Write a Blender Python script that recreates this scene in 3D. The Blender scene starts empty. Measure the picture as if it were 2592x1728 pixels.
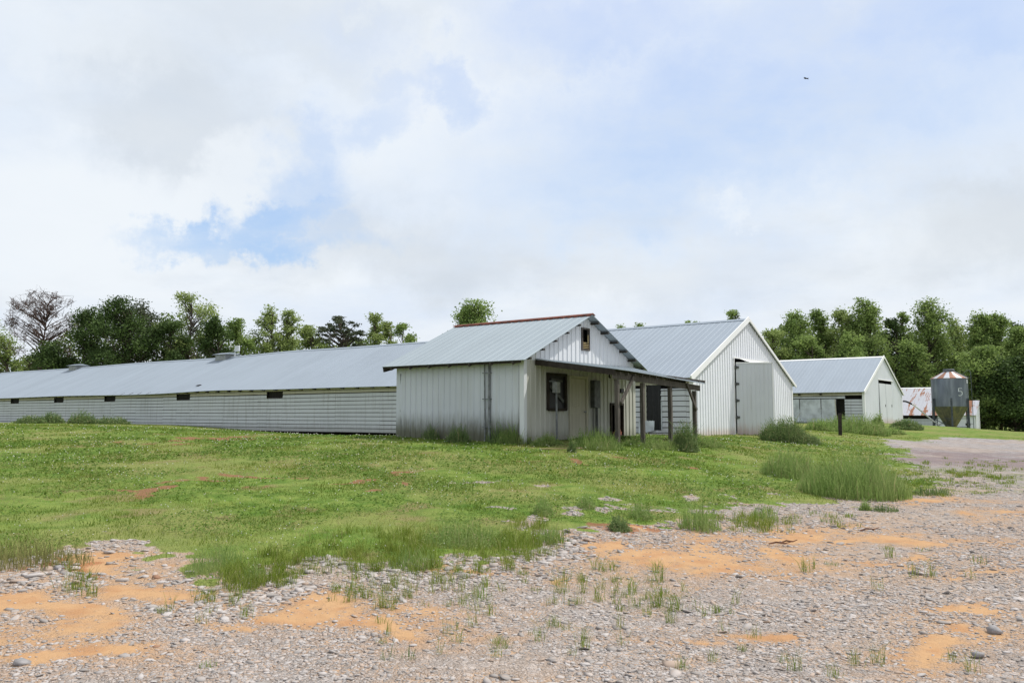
import bpy, math
import numpy as np
R = math.radians
rng = np.random.default_rng(7)
scene = bpy.context.scene

# ------------------------------------------------------------------ camera
F_PX, CX, CY, YH = 2092.0, 1296.0, 864.0, 1050.0
TH = math.atan((YH - CY) / F_PX)
CAMZ = 1.6
cam_d = bpy.data.cameras.new('camera'); cam = bpy.data.objects.new('camera', cam_d)
scene.collection.objects.link(cam); scene.camera = cam
cam.location = (0, 0, CAMZ); cam.rotation_euler = (math.pi/2 + TH, 0, 0)
cam_d.sensor_width = 36; cam_d.lens = 36*F_PX/2592; cam_d.clip_end = 5000; cam_d.clip_start = 0.05

# ------------------------------------------------------------------ sun, sky
SUN_AZ = math.atan2(.25, .968)      # direction towards the sun, from +X
SUN_EL = R(58)
sd = (math.cos(SUN_EL)*math.cos(SUN_AZ), math.cos(SUN_EL)*math.sin(SUN_AZ), math.sin(SUN_EL))
sl = bpy.data.lights.new('sun', 'SUN'); sl.energy = 4.4; sl.angle = R(1.2); sl.color = (1, .965, .90)
so = bpy.data.objects.new('sun', sl); scene.collection.objects.link(so)
from mathutils import Vector
so.rotation_euler = Vector(sd).to_track_quat('Z', 'Y').to_euler()
scene.view_settings.view_transform = 'Standard'; scene.view_settings.look = 'None'
scene.view_settings.exposure = 0; scene.view_settings.gamma = 1

w = bpy.data.worlds.new('World'); scene.world = w; w.use_nodes = True
nt = w.node_tree; N = nt.nodes; L = nt.links; N.clear()
def wn(t, **k):
    n = N.new(t)
    for a, b in k.items(): setattr(n, a, b)
    return n
out = wn('ShaderNodeOutputWorld'); bg = wn('ShaderNodeBackground'); L.new(bg.outputs[0], out.inputs[0])
bg.inputs[1].default_value = .1
sky = wn('ShaderNodeTexSky', sky_type='NISHITA', sun_disc=False)
sky.sun_elevation = SUN_EL; sky.sun_rotation = math.pi/2 - SUN_AZ; sky.air_density = 1.0; sky.dust_density = 1.2
tc = wn('ShaderNodeTexCoord')
def wmath(op, a, b=None, clamp=False):
    n = wn('ShaderNodeMath', operation=op, use_clamp=clamp)
    for i, v in enumerate((a, b)):
        if v is None: continue
        if isinstance(v, (int, float)): n.inputs[i].default_value = v
        else: L.new(v, n.inputs[i])
    return n.outputs[0]
def wvec(op, a, b):
    n = wn('ShaderNodeVectorMath', operation=op)
    for i, v in enumerate((a, b)):
        if isinstance(v, (tuple, float)): n.inputs[i].default_value = v
        else: L.new(v, n.inputs[i])
    return n.outputs[0]
def wnoise(vec, scale, detail=5, rough=.55, color=False):
    n = wn('ShaderNodeTexNoise'); L.new(vec, n.inputs['Vector'])
    n.inputs['Scale'].default_value = scale; n.inputs['Detail'].default_value = detail; n.inputs['Roughness'].default_value = rough
    return n.outputs['Color' if color else 'Fac']
def wramp(v, a, b, lo=0., hi=1.):
    n = wn('ShaderNodeMapRange', interpolation_type='SMOOTHSTEP'); L.new(v, n.inputs[0])
    n.inputs[1].default_value = a; n.inputs[2].default_value = b; n.inputs[3].default_value = lo; n.inputs[4].default_value = hi
    return n.outputs[0]
d0 = tc.outputs['Generated']
# flat cloud-layer coordinates: the direction divided by its height
sep = wn('ShaderNodeSeparateXYZ'); L.new(d0, sep.inputs[0])
hz = wmath('ADD', wmath('MAXIMUM', sep.outputs[2], 0.0), .22)
cmb = wn('ShaderNodeCombineXYZ')
L.new(wmath('DIVIDE', sep.outputs[0], hz), cmb.inputs[0]); L.new(wmath('DIVIDE', sep.outputs[1], hz), cmb.inputs[1])
pl = cmb.outputs[0]
wob = wvec('SUBTRACT', wnoise(d0, 5.0, 6, .6, True), (.5, .5, .5))
wob_s = wn('ShaderNodeVectorMath', operation='SCALE'); L.new(wob, wob_s.inputs[0]); wob_s.inputs['Scale'].default_value = .16
wob2 = wvec('SUBTRACT', wnoise(d0, 17.0, 6, .65, True), (.5, .5, .5))
wob2_s = wn('ShaderNodeVectorMath', operation='SCALE'); L.new(wob2, wob2_s.inputs[0]); wob2_s.inputs['Scale'].default_value = .11
dw = wvec('ADD', wvec('ADD', d0, wob_s.outputs[0]), wob2_s.outputs[0])
def raydir(px, py):
    x = (px-CX)/F_PX; y = (CY-py)/F_PX
    v = np.array([x, math.cos(TH)-y*math.sin(TH), math.sin(TH)+y*math.cos(TH)]); return v
def blob(px, py, rx, ry, rot=0, soft=(1.15, .55), vec=None):
    """soft ellipse of sky round one direction"""
    c = raydir(px, py); c = c/np.linalg.norm(c)
    m = wn('ShaderNodeMapping', vector_type='TEXTURE'); L.new(dw if vec is None else vec, m.inputs['Vector'])
    m.inputs['Location'].default_value = tuple(c); m.inputs['Rotation'].default_value = (0, R(rot), 0)
    m.inputs['Scale'].default_value = (rx/F_PX, .5, ry/F_PX)
    ln = wn('ShaderNodeVectorMath', operation='LENGTH'); L.new(m.outputs[0], ln.inputs[0])
    return wramp(ln.outputs['Value'], soft[0], soft[1])
def wmix(f, a, b):
    n = wn('ShaderNodeMix', data_type='RGBA'); L.new(f, n.inputs[0])
    for i, v in ((6, a), (7, b)):
        if isinstance(v, tuple): n.inputs[i].default_value = (*v, 1)
        else: L.new(v, n.inputs[i])
    return n.outputs[2]
n1 = wnoise(pl, 1.1, 8, .55); n2 = wnoise(pl, 2.6, 8, .6)
white = (8.75, 9.25, 9.75); mid = (7.3, 8.2, 9.5); grey = (6.2, 6.75, 7.35)
cl = wmix(wramp(n1, .32, .62), mid, white)
cl = wmix(wmath('MULTIPLY', wramp(n2, .45, .75), .35), cl, grey)
for (a, f) in ((blob(440, 320, 290, 180, 12, (1.25, .3)), .5), (blob(760, 60, 420, 110, 0, (1.3, .2)), .35), (blob(2600, 520, 260, 170, 0, (1.3, .2)), .6),
               (blob(980, 620, 420, 130, 0, (1.4, .1)), .45), (blob(1500, 700, 700, 90, 0, (1.4, .1)), .35)):
    cl = wmix(wmath('MULTIPLY', a, f), cl, grey)
for (a, f) in ((blob(150, 560, 300, 140, 0, (1.4, .3)), .8), (blob(560, 480, 220, 90, -25, (1.3, .3)), .7), (blob(1080, 330, 260, 200, 0, (1.3, .2)), .6), (blob(1868, 572, 46, 34, 0, (1.2, .4)), .9),
               (blob(1040, 120, 260, 60, 0, (1.3, .2)), .5), (blob(120, 100, 260, 90, 0, (1.4, .2)), .5), (blob(2560, 200, 180, 160, 0, (1.3, .2)), .6)):
    cl = wmix(wmath('MULTIPLY', a, f), cl, white)
# thin veiled blue to the right and the clear gaps
gap = None
for b, f in ((blob(600, 622, 250, 44, -2, (1.35, .4)), .95), (blob(720, 560, 190, 56, -22, (1.35, .3)), .95), (blob(800, 480, 110, 110, 15, (1.4, .2)), .6), (blob(790, 350, 75, 80, 0, (1.4, .2)), .5),
             (blob(860, 600, 160, 60, 0, (1.3, .2)), .55), (blob(1130, 215, 150, 60, 25, (1.4, .2)), .6), (blob(1000, 200, 110, 60, 0, (1.4, .2)), .5), (blob(950, 300, 160, 70, -30, (1.4, .2)), .45), (blob(1400, 30, 120, 60, 0, (1.3, .3)), .6), (blob(1700, 480, 420, 110, -10, (1.5, .1)), .6),
             (blob(1900, 300, 700, 230, -8, (1.5, .1)), .75), (blob(2250, 80, 500, 150, 5, (1.5, .1)), .75), (blob(1550, 90, 360, 120, 0, (1.5, .1)), .7), (blob(900, 90, 120, 60, 0, (1.4, .2)), .25)):
    v = wmath('MULTIPLY', b, f)
    gap = v if gap is None else wmath('MAXIMUM', gap, v)
gap = wmath('MULTIPLY', gap, wramp(n2, .72, .38, .45, 1.0))
blue = wmix(wramp(sep.outputs[2], 0, .6), (4.6, 6.9, 9.9), (5.6, 7.0, 10.6))
blue = wmix(wmath('ADD', .18, 0.0), blue, sky.outputs[0])
final = wmix(gap, cl, blue)
final = wmix(wramp(sep.outputs[2], .16, .0, 0, .55), final, (7.3, 7.8, 8.7))
L.new(final, bg.inputs[0])

# ------------------------------------------------------------------ helpers
def at(px, py, Y):
    r = raydir(px, py); return np.array([0, 0, CAMZ]) + r*(Y/r[1])
def tag(o, label=None, cat=None, group=None, kind=None):
    for k, v in (('label', label), ('category', cat), ('group', group), ('kind', kind)):
        if v: o[k] = v
    return o
def empty(name, loc, rz=0, **k):
    o = bpy.data.objects.new(name, None); scene.collection.objects.link(o)
    o.location = loc; o.rotation_euler = (0, 0, rz); o.empty_display_size = .3
    return tag(o, **k)
def mesh_np(name, verts, faces, mat=None, parent=None, smooth=False, attrs=None):
    """verts (n,3), faces (m,k) with one k"""
    verts = np.asarray(verts, np.float32); faces = np.asarray(faces, np.int32)
    me = bpy.data.meshes.new(name); me.vertices.add(len(verts)); me.vertices.foreach_set('co', verts.ravel())
    m, k = faces.shape
    me.loops.add(m*k); me.loops.foreach_set('vertex_index', faces.ravel())
    me.polygons.add(m); me.polygons.foreach_set('loop_start', np.arange(0, m*k, k, dtype=np.int32))
    me.polygons.foreach_set('loop_total', np.full(m, k, np.int32))
    if smooth: me.polygons.foreach_set('use_smooth', np.ones(m, bool))
    if attrs:
        for an, av in attrs.items():
            a = me.attributes.new(an, 'FLOAT', 'POINT'); a.data.foreach_set('value', np.asarray(av, np.float32))
    me.update(calc_edges=True)
    if mat: me.materials.append(mat)
    o = bpy.data.objects.new(name, me); scene.collection.objects.link(o); o.parent = parent
    return o
class MB:
    def __init__(s): s.v = []; s.f = []
    def poly(s, pts):
        i = len(s.v); s.v += [tuple(map(float, p)) for p in pts]; s.f.append(tuple(range(i, i+len(pts)))); return s
    def box(s, a, b):
        (x0, y0, z0), (x1, y1, z1) = a, b
        i = len(s.v); s.v += [(x, y, z) for x in (x0, x1) for y in (y0, y1) for z in (z0, z1)]
        s.f += [tuple(i+j for j in q) for q in ((0, 1, 3, 2), (4, 6, 7, 5), (0, 4, 5, 1), (2, 3, 7, 6), (0, 2, 6, 4), (1, 5, 7, 3))]
        return s
    def beam(s, p, q, wd, ht, up=(0, 0, 1)):
        """rectangular bar from p to q; ht along up"""
        p, q, up = map(lambda t: np.array(t, float), (p, q, up)); d = q-p; d /= np.linalg.norm(d)
        side = np.cross(d, up); n = np.linalg.norm(side)
        side = np.array([1, 0, 0]) if n < 1e-6 else side/n
        u = np.cross(side, d); a, b = side*wd/2, u*ht/2; i = len(s.v)
        for c in (p, q):
            s.v += [tuple(c+a+b), tuple(c-a+b), tuple(c-a-b), tuple(c+a-b)]
        s.f += [tuple(i+j for j in t) for t in ((0, 3, 2, 1), (4, 5, 6, 7), (0, 1, 5, 4), (1, 2, 6, 5), (2, 3, 7, 6), (3, 0, 4, 7))]
        return s
    def tube(s, pts, rad, n=8, cap=True):
        pts = [np.array(p, float) for p in pts]; i = len(s.v)
        rad = rad if hasattr(rad, '__len__') else [rad]*len(pts)
        for k, p in enumerate(pts):
            d = pts[min(k+1, len(pts)-1)]-pts[max(k-1, 0)]; d /= (np.linalg.norm(d)+1e-9)
            a = np.cross(d, (0, 0, 1) if abs(d[2]) < .95 else (1, 0, 0)); a /= np.linalg.norm(a); b = np.cross(d, a)
            for j in range(n):
                t = 2*math.pi*j/n; s.v.append(tuple(p+rad[k]*(math.cos(t)*a+math.sin(t)*b)))
        for k in range(len(pts)-1):
            for j in range(n):
                s.f.append((i+k*n+j, i+k*n+(j+1) % n, i+(k+1)*n+(j+1) % n, i+(k+1)*n+j))
        if cap:
            s.f.append(tuple(i+j for j in range(n))[::-1]); m = i+(len(pts)-1)*n; s.f.append(tuple(m+j for j in range(n)))
        return s
    def build(s, name, mat, parent=None, smooth=False, bevel=0):
        me = bpy.data.meshes.new(name); me.from_pydata(s.v, [], s.f); me.update()
        if mat: me.materials.append(mat)
        if smooth: me.polygons.foreach_set('use_smooth', np.ones(len(me.polygons), bool))
        o = bpy.data.objects.new(name, me); scene.collection.objects.link(o); o.parent = parent
        if bevel:
            b = o.modifiers.new('bevel', 'BEVEL'); b.width = bevel; b.segments = 1; b.limit_method = 'ANGLE'
        return o
def copy_part(o, parent, loc=(0, 0, 0), rot=None):
    c = o.copy(); scene.collection.objects.link(c); c.parent = parent; c.location = loc
    if rot: c.rotation_euler = rot
    return c

# ------------------------------------------------------------------ materials
class MT:
    def __init__(s, name, rough=.7, metal=0., spec=.3):
        s.m = bpy.data.materials.new(name); s.m.use_nodes = True; s.t = s.m.node_tree
        s.b = s.t.nodes['Principled BSDF']; s.b.inputs['Roughness'].default_value = rough
        s.b.inputs['Metallic'].default_value = metal; s.b.inputs['Specular IOR Level'].default_value = spec
        s.tc = s.t.nodes.new('ShaderNodeTexCoord').outputs['Object']
    def n(s, t, **k):
        n = s.t.nodes.new(t)
        for a, b in k.items(): setattr(n, a, b)
        return n
    def l(s, a, b): s.t.links.new(a, b)
    def put(s, n, i, v):
        if isinstance(v, (int, float)): n.inputs[i].default_value = v
        elif isinstance(v, tuple): n.inputs[i].default_value = v if len(v) != 3 or n.inputs[i].type != 'RGBA' else (*v, 1)
        else: s.l(v, n.inputs[i])
    def scale(s, sc, vec=None):
        n = s.n('ShaderNodeMapping'); s.l(vec or s.tc, n.inputs[0]); n.inputs['Scale'].default_value = sc; return n.outputs[0]
    def noise(s, scale, vec=None, detail=4, rough=.55, col=False, dist=0):
        n = s.n('ShaderNodeTexNoise'); s.l(vec or s.tc, n.inputs['Vector']); n.inputs['Scale'].default_value = scale
        n.inputs['Detail'].default_value = detail; n.inputs['Roughness'].default_value = rough; n.inputs['Distortion'].default_value = dist
        return n.outputs['Color' if col else 'Fac']
    def vor(s, scale, vec=None, feature='F1', out='Distance', rnd=1.):
        n = s.n('ShaderNodeTexVoronoi', feature=feature); s.l(vec or s.tc, n.inputs['Vector']); n.inputs['Scale'].default_value = scale
        n.inputs['Randomness'].default_value = rnd
        return n.outputs[out]
    def ramp(s, v, a, b, lo=0., hi=1.):
        n = s.n('ShaderNodeMapRange', interpolation_type='SMOOTHSTEP'); s.l(v, n.inputs[0])
        for i, q in enumerate((a, b, lo, hi)): n.inputs[i+1].default_value = q
        return n.outputs[0]
    def math(s, op, a, b=0., clamp=False):
        n = s.n('ShaderNodeMath', operation=op, use_clamp=clamp); s.put(n, 0, a); s.put(n, 1, b); return n.outputs[0]
    def mix(s, f, a, b, blend='MIX'):
        n = s.n('ShaderNodeMix', data_type='RGBA', blend_type=blend)
        s.put(n, 0, f); s.put(n, 6, a); s.put(n, 7, b); return n.outputs[2]
    def attr(s, name): return s.n('ShaderNodeAttribute', attribute_name=name).outputs['Fac']
    def sep(s, v=None):
        n = s.n('ShaderNodeSeparateXYZ'); s.l(v or s.tc, n.inputs[0]); return n.outputs
    def col(s, v): s.put(s.b, 'Base Color', v); return s
    def bump(s, h, strength=.5, dist=.02):
        n = s.n('ShaderNodeBump'); s.l(h, n.inputs['Height']); n.inputs['Strength'].default_value = strength
        n.inputs['Distance'].default_value = dist; s.l(n.outputs[0], s.b.inputs['Normal']); return s
def painted(name, base, grime=(.16, .15, .12), gz=(0, .5), gamt=.6, streak=.25, rough=.5, tint=(.42, .42, .38), metal=0.):
    """painted metal or boards with rain streaks and mildew creeping up from the foot"""
    m = MT(name, rough, metal)
    st = m.noise(1.0, m.scale((5, 5, .35)), 5, .6); big = m.noise(.55, detail=3)
    c = m.mix(m.math('MULTIPLY', m.ramp(st, .48, .75), streak), base, tint)
    c = m.mix(m.math('MULTIPLY', m.ramp(big, .4, .7), .22), c, tuple(x*.72 for x in base))
    z = m.sep()[2]
    jag = m.math('ADD', z, m.math('MULTIPLY', m.noise(1.0, m.scale((9, 9, 1.2)), 5, .75), -.75))
    g = m.ramp(jag, gz[1]-.28, gz[0]-.28)
    c = m.mix(m.math('MULTIPLY', g, gamt), c, grime)
    m.col(c); m.bump(m.noise(3.0), .12, .03)
    return m
M = {}
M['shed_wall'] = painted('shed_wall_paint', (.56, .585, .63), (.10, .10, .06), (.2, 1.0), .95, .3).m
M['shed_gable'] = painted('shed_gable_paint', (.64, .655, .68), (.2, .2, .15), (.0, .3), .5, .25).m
M['shed_front'] = painted('shed_front_cream_and_shade', (.47, .465, .42), (.16, .15, .10), (.0, .5), .7, .4, tint=(.28, .27, .22)).m  # weathered cream, darkened further to put the porch shade into its colour
M['barn_gable'] = painted('barn_gable_paint', (.74, .755, .80), (.44, .30, .20), (-.05, .3), .5, .18).m
M['barn_door'] = painted('barn_door_paint', (.57, .59, .62), (.38, .22, .14), (-.2, .5), .6, .3).m
M['siding'] = painted('siding_boards_paint', (.53, .545, .575), (.2, .19, .16), (-.2, .35), .5, .5, .75, (.30, .29, .27)).m
M['cream'] = painted('cream_board_paint', (.50, .47, .38), (.2, .19, .15), (-.5, -.1), .2, .4, .8, (.32, .29, .22)).m
M['trim'] = painted('white_trim_paint', (.80, .80, .80), (.5, .42, .36), (-.5, -.2), .2, .1, .4).m
def simple(name, c, rough=.7, metal=0., var=.35, sc=6., spec=.3):
    m = MT(name, rough, metal, spec); n = m.noise(sc, detail=5)
    m.col(m.mix(m.ramp(n, .3, .7), tuple(x*(1-var) for x in c), tuple(min(1, x*(1+var*.6)) for x in c))); m.bump(n, .15, .01); return m.m
M['dark'] = simple('black_plastic_sheet', (.012, .012, .014), .45)
M['darkwood'] = simple('dark_old_wood', (.035, .028, .022), .9)
M['void'] = simple('dark_interior', (.02, .018, .016), .95)  # near-black in place of the shade inside and under the buildings
M['grey_pvc'] = simple('grey_conduit', (.19, .20, .21), .5)
M['box_grey'] = simple('grey_painted_steel', (.30, .31, .31), .45, .2)
M['box_dark'] = simple('dark_panel_steel', (.09, .095, .09), .5, .2)
M['white_plastic'] = simple('white_plastic', (.62, .64, .66), .4, 0, .15)
M['tarp'] = simple('white_tarp', (.52, .55, .58), .5, 0, .25, 2)
M['steel'] = simple('galvanised_leg_steel', (.10, .115, .13), .5, .4)
M['lid'] = simple('grey_lid_steel', (.11, .12, .13), .4, .5)
M['pipe'] = simple('silver_auger_pipe', (.75, .76, .78), .6, .0)
M['bird'] = simple('dark_feathers', (.03, .027, .028), .8)
M['ochre'] = simple('weathered_vent_wood', (.34, .27, .14), .8)
M['rock_light'] = simple('pale_limestone', (.29, .275, .275), .9, 0, .35, 9)
M['rock_red'] = simple('clay_stained_rock', (.30, .17, .11), .9, 0, .35, 9)
M['stick'] = simple('dry_stick_bark', (.16, .075, .045), .9, 0, .4, 20)
M['paint5'] = simple('faded_white_paint', (.75, .78, .82), .7, 0, .3, 9)
M['rust_red'] = simple('rust_red_ridge_metal', (.17, .055, .035), .8, 0, .5, 4)
def wood():
    m = MT('weathered_post_wood', .9); g = m.noise(1., m.scale((26, 26, 1.6)), 6, .65)
    c = m.mix(m.ramp(g, .3, .72), (.04, .033, .028), (.15, .132, .115)); c = m.mix(m.math('MULTIPLY', m.ramp(m.noise(1.2), .45, .7), .5), c, (.04, .033, .028))
    m.col(c); m.bump(g, .6, .01); return m.m
M['wood'] = wood()
def roofmat(name, c, rusty=0., metal=.35, rough=.42, grime=.2):
    m = MT(name, rough, metal)
    pan = m.vor(1.0, m.scale((.001, 1.1, .001)), out='Color')     # sheet to sheet tone along the ridge
    streak = m.noise(1.0, m.scale((.35, 4.5, .35)), 4, .6); big = m.noise(.25, detail=3)
    base = m.mix(m.ramp(streak, .35, .75, 0, .3), c, tuple(x*.78 for x in c))
    base = m.mix(m.ramp(big, .4, .65, 0, grime), base, tuple(x*.72 for x in c))
    bw = m.n('ShaderNodeRGBToBW'); m.l(pan, bw.inputs[0])
    base = m.mix(m.ramp(bw.outputs[0], .2, .8, 0, .14), base, tuple(min(1, x*1.25) for x in c))
    if rusty:
        s1 = m.noise(1.0, m.scale((.16, 1.25, .16)), 5, .74, dist=.3); s2 = m.noise(2.4, detail=5)
        r = m.ramp(m.math('ADD', s1, m.math('MULTIPLY', s2, .12)), rusty, rusty+.05)
        base = m.mix(r, base, m.mix(s2, (.30, .15, .09), (.19, .085, .05)))
        m.put(m.b, 'Roughness', m.math('ADD', m.math('MULTIPLY', r, .45), rough)); m.put(m.b, 'Metallic', m.math('MULTIPLY', m.math('SUBTRACT', 1., r), metal))
    m.col(base); m.bump(m.noise(1.2, detail=3), .1, .05); return m.m
M['roof'] = roofmat('galvanised_roof_metal', (.275, .315, .365), metal=.12, rough=.62)
M['roof_shed'] = roofmat('shed_roof_metal', (.30, .345, .375), metal=.12, rough=.6)
M['roof_rust'] = roofmat('rust_streaked_roof_metal', (.41, .415, .45), rusty=.575, metal=.1, rough=.5)
M['roof_under'] = simple('roof_underside_metal', (.10, .12, .14), .6, .2, .3, 2)

# ------------------------------------------------------------------ terrain
ctrl = [(0,0,0),(-6,0,0),(6,0,0),(-5,6,0),(0,6.5,0),(5,6.5,0),(10,10,0),(-14,0,0),(14,0,0),(20,12,0),(-25,-15,0),(25,-15,0),(0,-25,0),(12,15,0),
        (16,22,0),(24,30,0),(32,45,.02),(45,60,-.15),(62,60,-.3),(42,32,-.05),(60,20,0),(-14,5,.05),(-30,0,.1),(70,95,-.6),(40,110,-.5),(0,120,-.2),(-50,125,0),(-90,90,.4),(-80,30,.7),(100,40,-.6),(-60,-40,0),(60,-60,0),
        (.33,23.2,.735),(-3.65,26.2,.93),(4.2,28.4,.80),(-8,40,.50),(2.5,21.9,.79),(3.6,23.4,.74),(4.8,24.7,.8),(5.8,26.2,.92)]
def cpx(px, py, Y): p = at(px, py, Y); ctrl.append(tuple(p))
for a in ((0,1440,8.3),(-250,1440,8.3),(864,1440,8.3),(1400,1370,10.3),(1700,1310,12.7),(2000,1265,15.4),(2250,1250,16.6),
          (600,1250,13.5),(600,1180,18),(600,1130,23),(0,1250,13.5),(0,1180,18),(0,1125,24),(-300,1200,16),(600,1097,30),(780,1101,31),(900,1109,33),(1000,1112,36),(700,1096,38),(300,1085,32),(0,1078,34),(-400,1078,34),
          (1000,1107,28),(1000,1140,21),(1100,1220,15),(1326,1180,18),(1326,1230,14.6),(1326,1300,11.6),(1700,1200,18),(1700,1150,23),(1900,1280,14.4),(1900,1200,19.5),(1900,1150,25.5),(1900,1110,34),
          (2150,1095,50),(2100,1180,22.5),(2400,1083,74),(2478,1089,87),(2300,1118,46),(2592,1134,40),(2592,1097,88),(2250,1107,52),(2330,1150,32)): cpx(*a)
A2 = math.atan2(.7943, .6075)
d2 = np.array([math.cos(A2), math.sin(A2), 0]); d1 = np.array([-math.sin(A2), math.cos(A2), 0])
S0 = np.array([.33, 23.2, .70]); B0 = np.array([7.43, 34.0, .75]); C0 = np.array([26.37, 62.0, .95])
D0 = np.array([.33, 23.2, 0]) + .5*d1 + 80.5*d2; D0[2] = -.05
for O, u, v, z in ((B0,0,0,.78),(B0,12,0,.45),(B0,17,0,.36),(B0,22,0,.40),(B0,26,0,.50),(B0,37,0,.88),(B0,55,0,.95),(B0,75,0,.9),(B0,0,12,.85),(B0,60,12,.8),(C0,0,0,.95),(C0,0,12,.85),(C0,50,0,.8),(C0,5,0,.98)):
    p = O + u*d1 + v*d2; ctrl.append((p[0], p[1], z))
ctrl = np.array(ctrl)
def _phi(r2): return .5*r2*np.log(r2+1e-9)
def _fit(P):
    n = len(P); xy = P[:, :2]/20.; K = _phi(((xy[:, None]-xy[None])**2).sum(-1)) + np.eye(n)*.02
    Q = np.c_[np.ones(n), xy]; A = np.block([[K, Q], [Q.T, np.zeros((3, 3))]])
    return xy, np.linalg.solve(A, np.r_[P[:, 2], 0, 0, 0])
_xy, _w = _fit(ctrl)
def height(x, y):
    x = np.atleast_1d(np.asarray(x, float)); y = np.atleast_1d(np.asarray(y, float)); o = np.empty_like(x)
    for i in range(0, len(x), 20000):
        q = np.c_[x[i:i+20000], y[i:i+20000]]/20.
        o[i:i+20000] = _phi(((q[:, None]-_xy[None])**2).sum(-1)) @ _w[:-3] + _w[-3] + q @ _w[-2:]
    r = np.hypot(x-10, y-40); f = np.clip((r-90)/60, 0, 1); f = f*f*(3-2*f)
    return np.clip(o, -1.2, 1.6)*(1-f) + (-.5)*f
def hz1(x, y): return float(height(x, y)[0])
def vnoise(x, y, s, seed=0):
    """cheap smooth value noise, 0..1"""
    x = np.asarray(x)*s; y = np.asarray(y)*s; xi = np.floor(x).astype(np.int64); yi = np.floor(y).astype(np.int64)
    fx = x-xi; fy = y-yi; fx = fx*fx*(3-2*fx); fy = fy*fy*(3-2*fy)
    def h(a, b):
        n = (a*374761393 + b*668265263 + seed*1274126177) & 0x7fffffff; n = ((n ^ (n >> 13))*1274126177) & 0x7fffffff
        return ((n ^ (n >> 16)) & 0xffff)/65535.
    return (h(xi, yi)*(1-fx)+h(xi+1, yi)*fx)*(1-fy) + (h(xi, yi+1)*(1-fx)+h(xi+1, yi+1)*fx)*fy
def fbm(x, y, s, seed=0, o=4): return sum(vnoise(x, y, s*2**k, seed+k)*.5**k for k in range(o))/sum(.5**k for k in range(o))
def ground(px, py):
    r = raydir(px, py); t0, prev = 2., None
    for t in np.geomspace(2.5, 400, 700):
        z = CAMZ + r[2]*t
        if z < hz1(r[0]*t, r[1]*t): return np.array([r[0]*t, r[1]*t])
    return np.array([r[0]*300, r[1]*300])
# gravel yard outline, walked along its edge on the ground
edge = [(-900,1440),(-300,1432),(0,1438),(160,1425),(250,1375),(330,1395),(480,1450),(600,1478),(660,1440),(760,1400),(860,1380),(1000,1420),(1080,1425),(1200,1395),(1330,1380),(1400,1345),(1470,1330),(1530,1345),
        (1600,1330),(1690,1340),(1740,1300),(1850,1285),(1960,1275),(2110,1272),(2130,1262),(2230,1262),(2310,1240),(2330,1200),(2290,1165),(2300,1142),(2250,1122),(2235,1110)]
poly = [tuple(ground(*p)) for p in edge]
poly += [tuple(at(2400, 1107, 54)[:2]), tuple(at(2592, 1120, 50)[:2]), (60, 52), (160, 60), (160, -80), (-160, -80), (-160, 4)]
poly = np.array(poly)
def sdist(x, y):
    """signed distance to the gravel outline, positive inside"""
    P = np.c_[x, y]; best = np.full(len(P), 1e9); ins = np.zeros(len(P), bool); n = len(poly)
    for i in range(n):
        a, b = poly[i], poly[(i+1) % n]; ab = b-a; t = np.clip(((P-a) @ ab)/(ab @ ab), 0, 1)
        best = np.minimum(best, np.hypot(*(P-(a+t[:, None]*ab)).T))
        c = ((a[1] > P[:, 1]) != (b[1] > P[:, 1])) & (P[:, 0] < (b[0]-a[0])*(P[:, 1]-a[1])/(b[1]-a[1]+1e-12)+a[0]); ins ^= c
    return np.where(ins, best, -best)
def ell(x, y, px, py, rx, ry, tilt=0):
    """patch on the ground, sized from its span across and along the view"""
    c = ground(px, py); e = ground(px+rx, py+tilt); f = ground(px, py-ry); g = ground(px, py+ry)
    a = e-c; b = (f-g)/2; Mx = np.linalg.inv(np.array([a, b]).T); q = Mx @ (np.c_[x, y]-c).T
    return 1-np.hypot(q[0], q[1])
SAND = [(30,1560,110,70),(60,1590,150,55),(60,1665,210,20),(820,1548,180,48),(330,1500,220,40),(910,1615,170,35),(1740,1408,230,44),(2250,1372,190,16),(1660,1378,130,16),(2030,1354,260,22),(2140,1432,150,10),(2080,1420,110,8),(2440,1437,140,9,-14),(2330,1462,45,9),(2520,1378,110,12),
        (2540,1300,60,16),(2450,1550,90,24),(2400,1660,150,50),(560,1585,110,22),(1800,1622,130,14),(1930,1600,80,10),(300,1440,130,22),(2300,1260,110,7),(2560,1640,90,30),(1320,1480,60,8),(1600,1340,60,12),(1210,1432,60,10)]
CLAY = [(610,1206,52,7),(565,1198,40,4),(805,1220,42,5),(1035,1198,28,6),(944,1231,40,8),(1160,1222,26,10),(462,1098,12,2),(600,1110,110,4),(720,1112,60,3),(1578,1164,24,4),(1545,1350,50,14),(150,1450,120,26),(1230,1180,50,5),
        (300,1235,70,7),(900,1218,60,6),(1520,1390,50,10),(1400,1165,60,4),(1210,1165,30,3),(400,1120,60,3),(520,1225,60,6),(1750,1180,50,5),(2080,1225,70,7),(1700,1345,110,8),(380,1240,50,5)]
HOLE = [(1560,1292,90,22),(1330,1222,46,6),(1290,1262,36,7),(1530,1262,30,9),(1700,1300,60,16),(1400,1320,50,12),(1640,1285,70,14),(2000,1262,80,7),(930,1275,26,4),(1250,1290,40,5),(1420,1260,60,6),(1780,1268,70,6),(1340,1225,70,5)]
TUFT = [(1560,1325,38,14),(1640,1290,44,18),(1250,1330,140,35),(560,1440,60,26),(1180,1400,120,22),(1780,1310,50,20),(1920,1300,30,12),(640,1455,34,26)]
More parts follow.
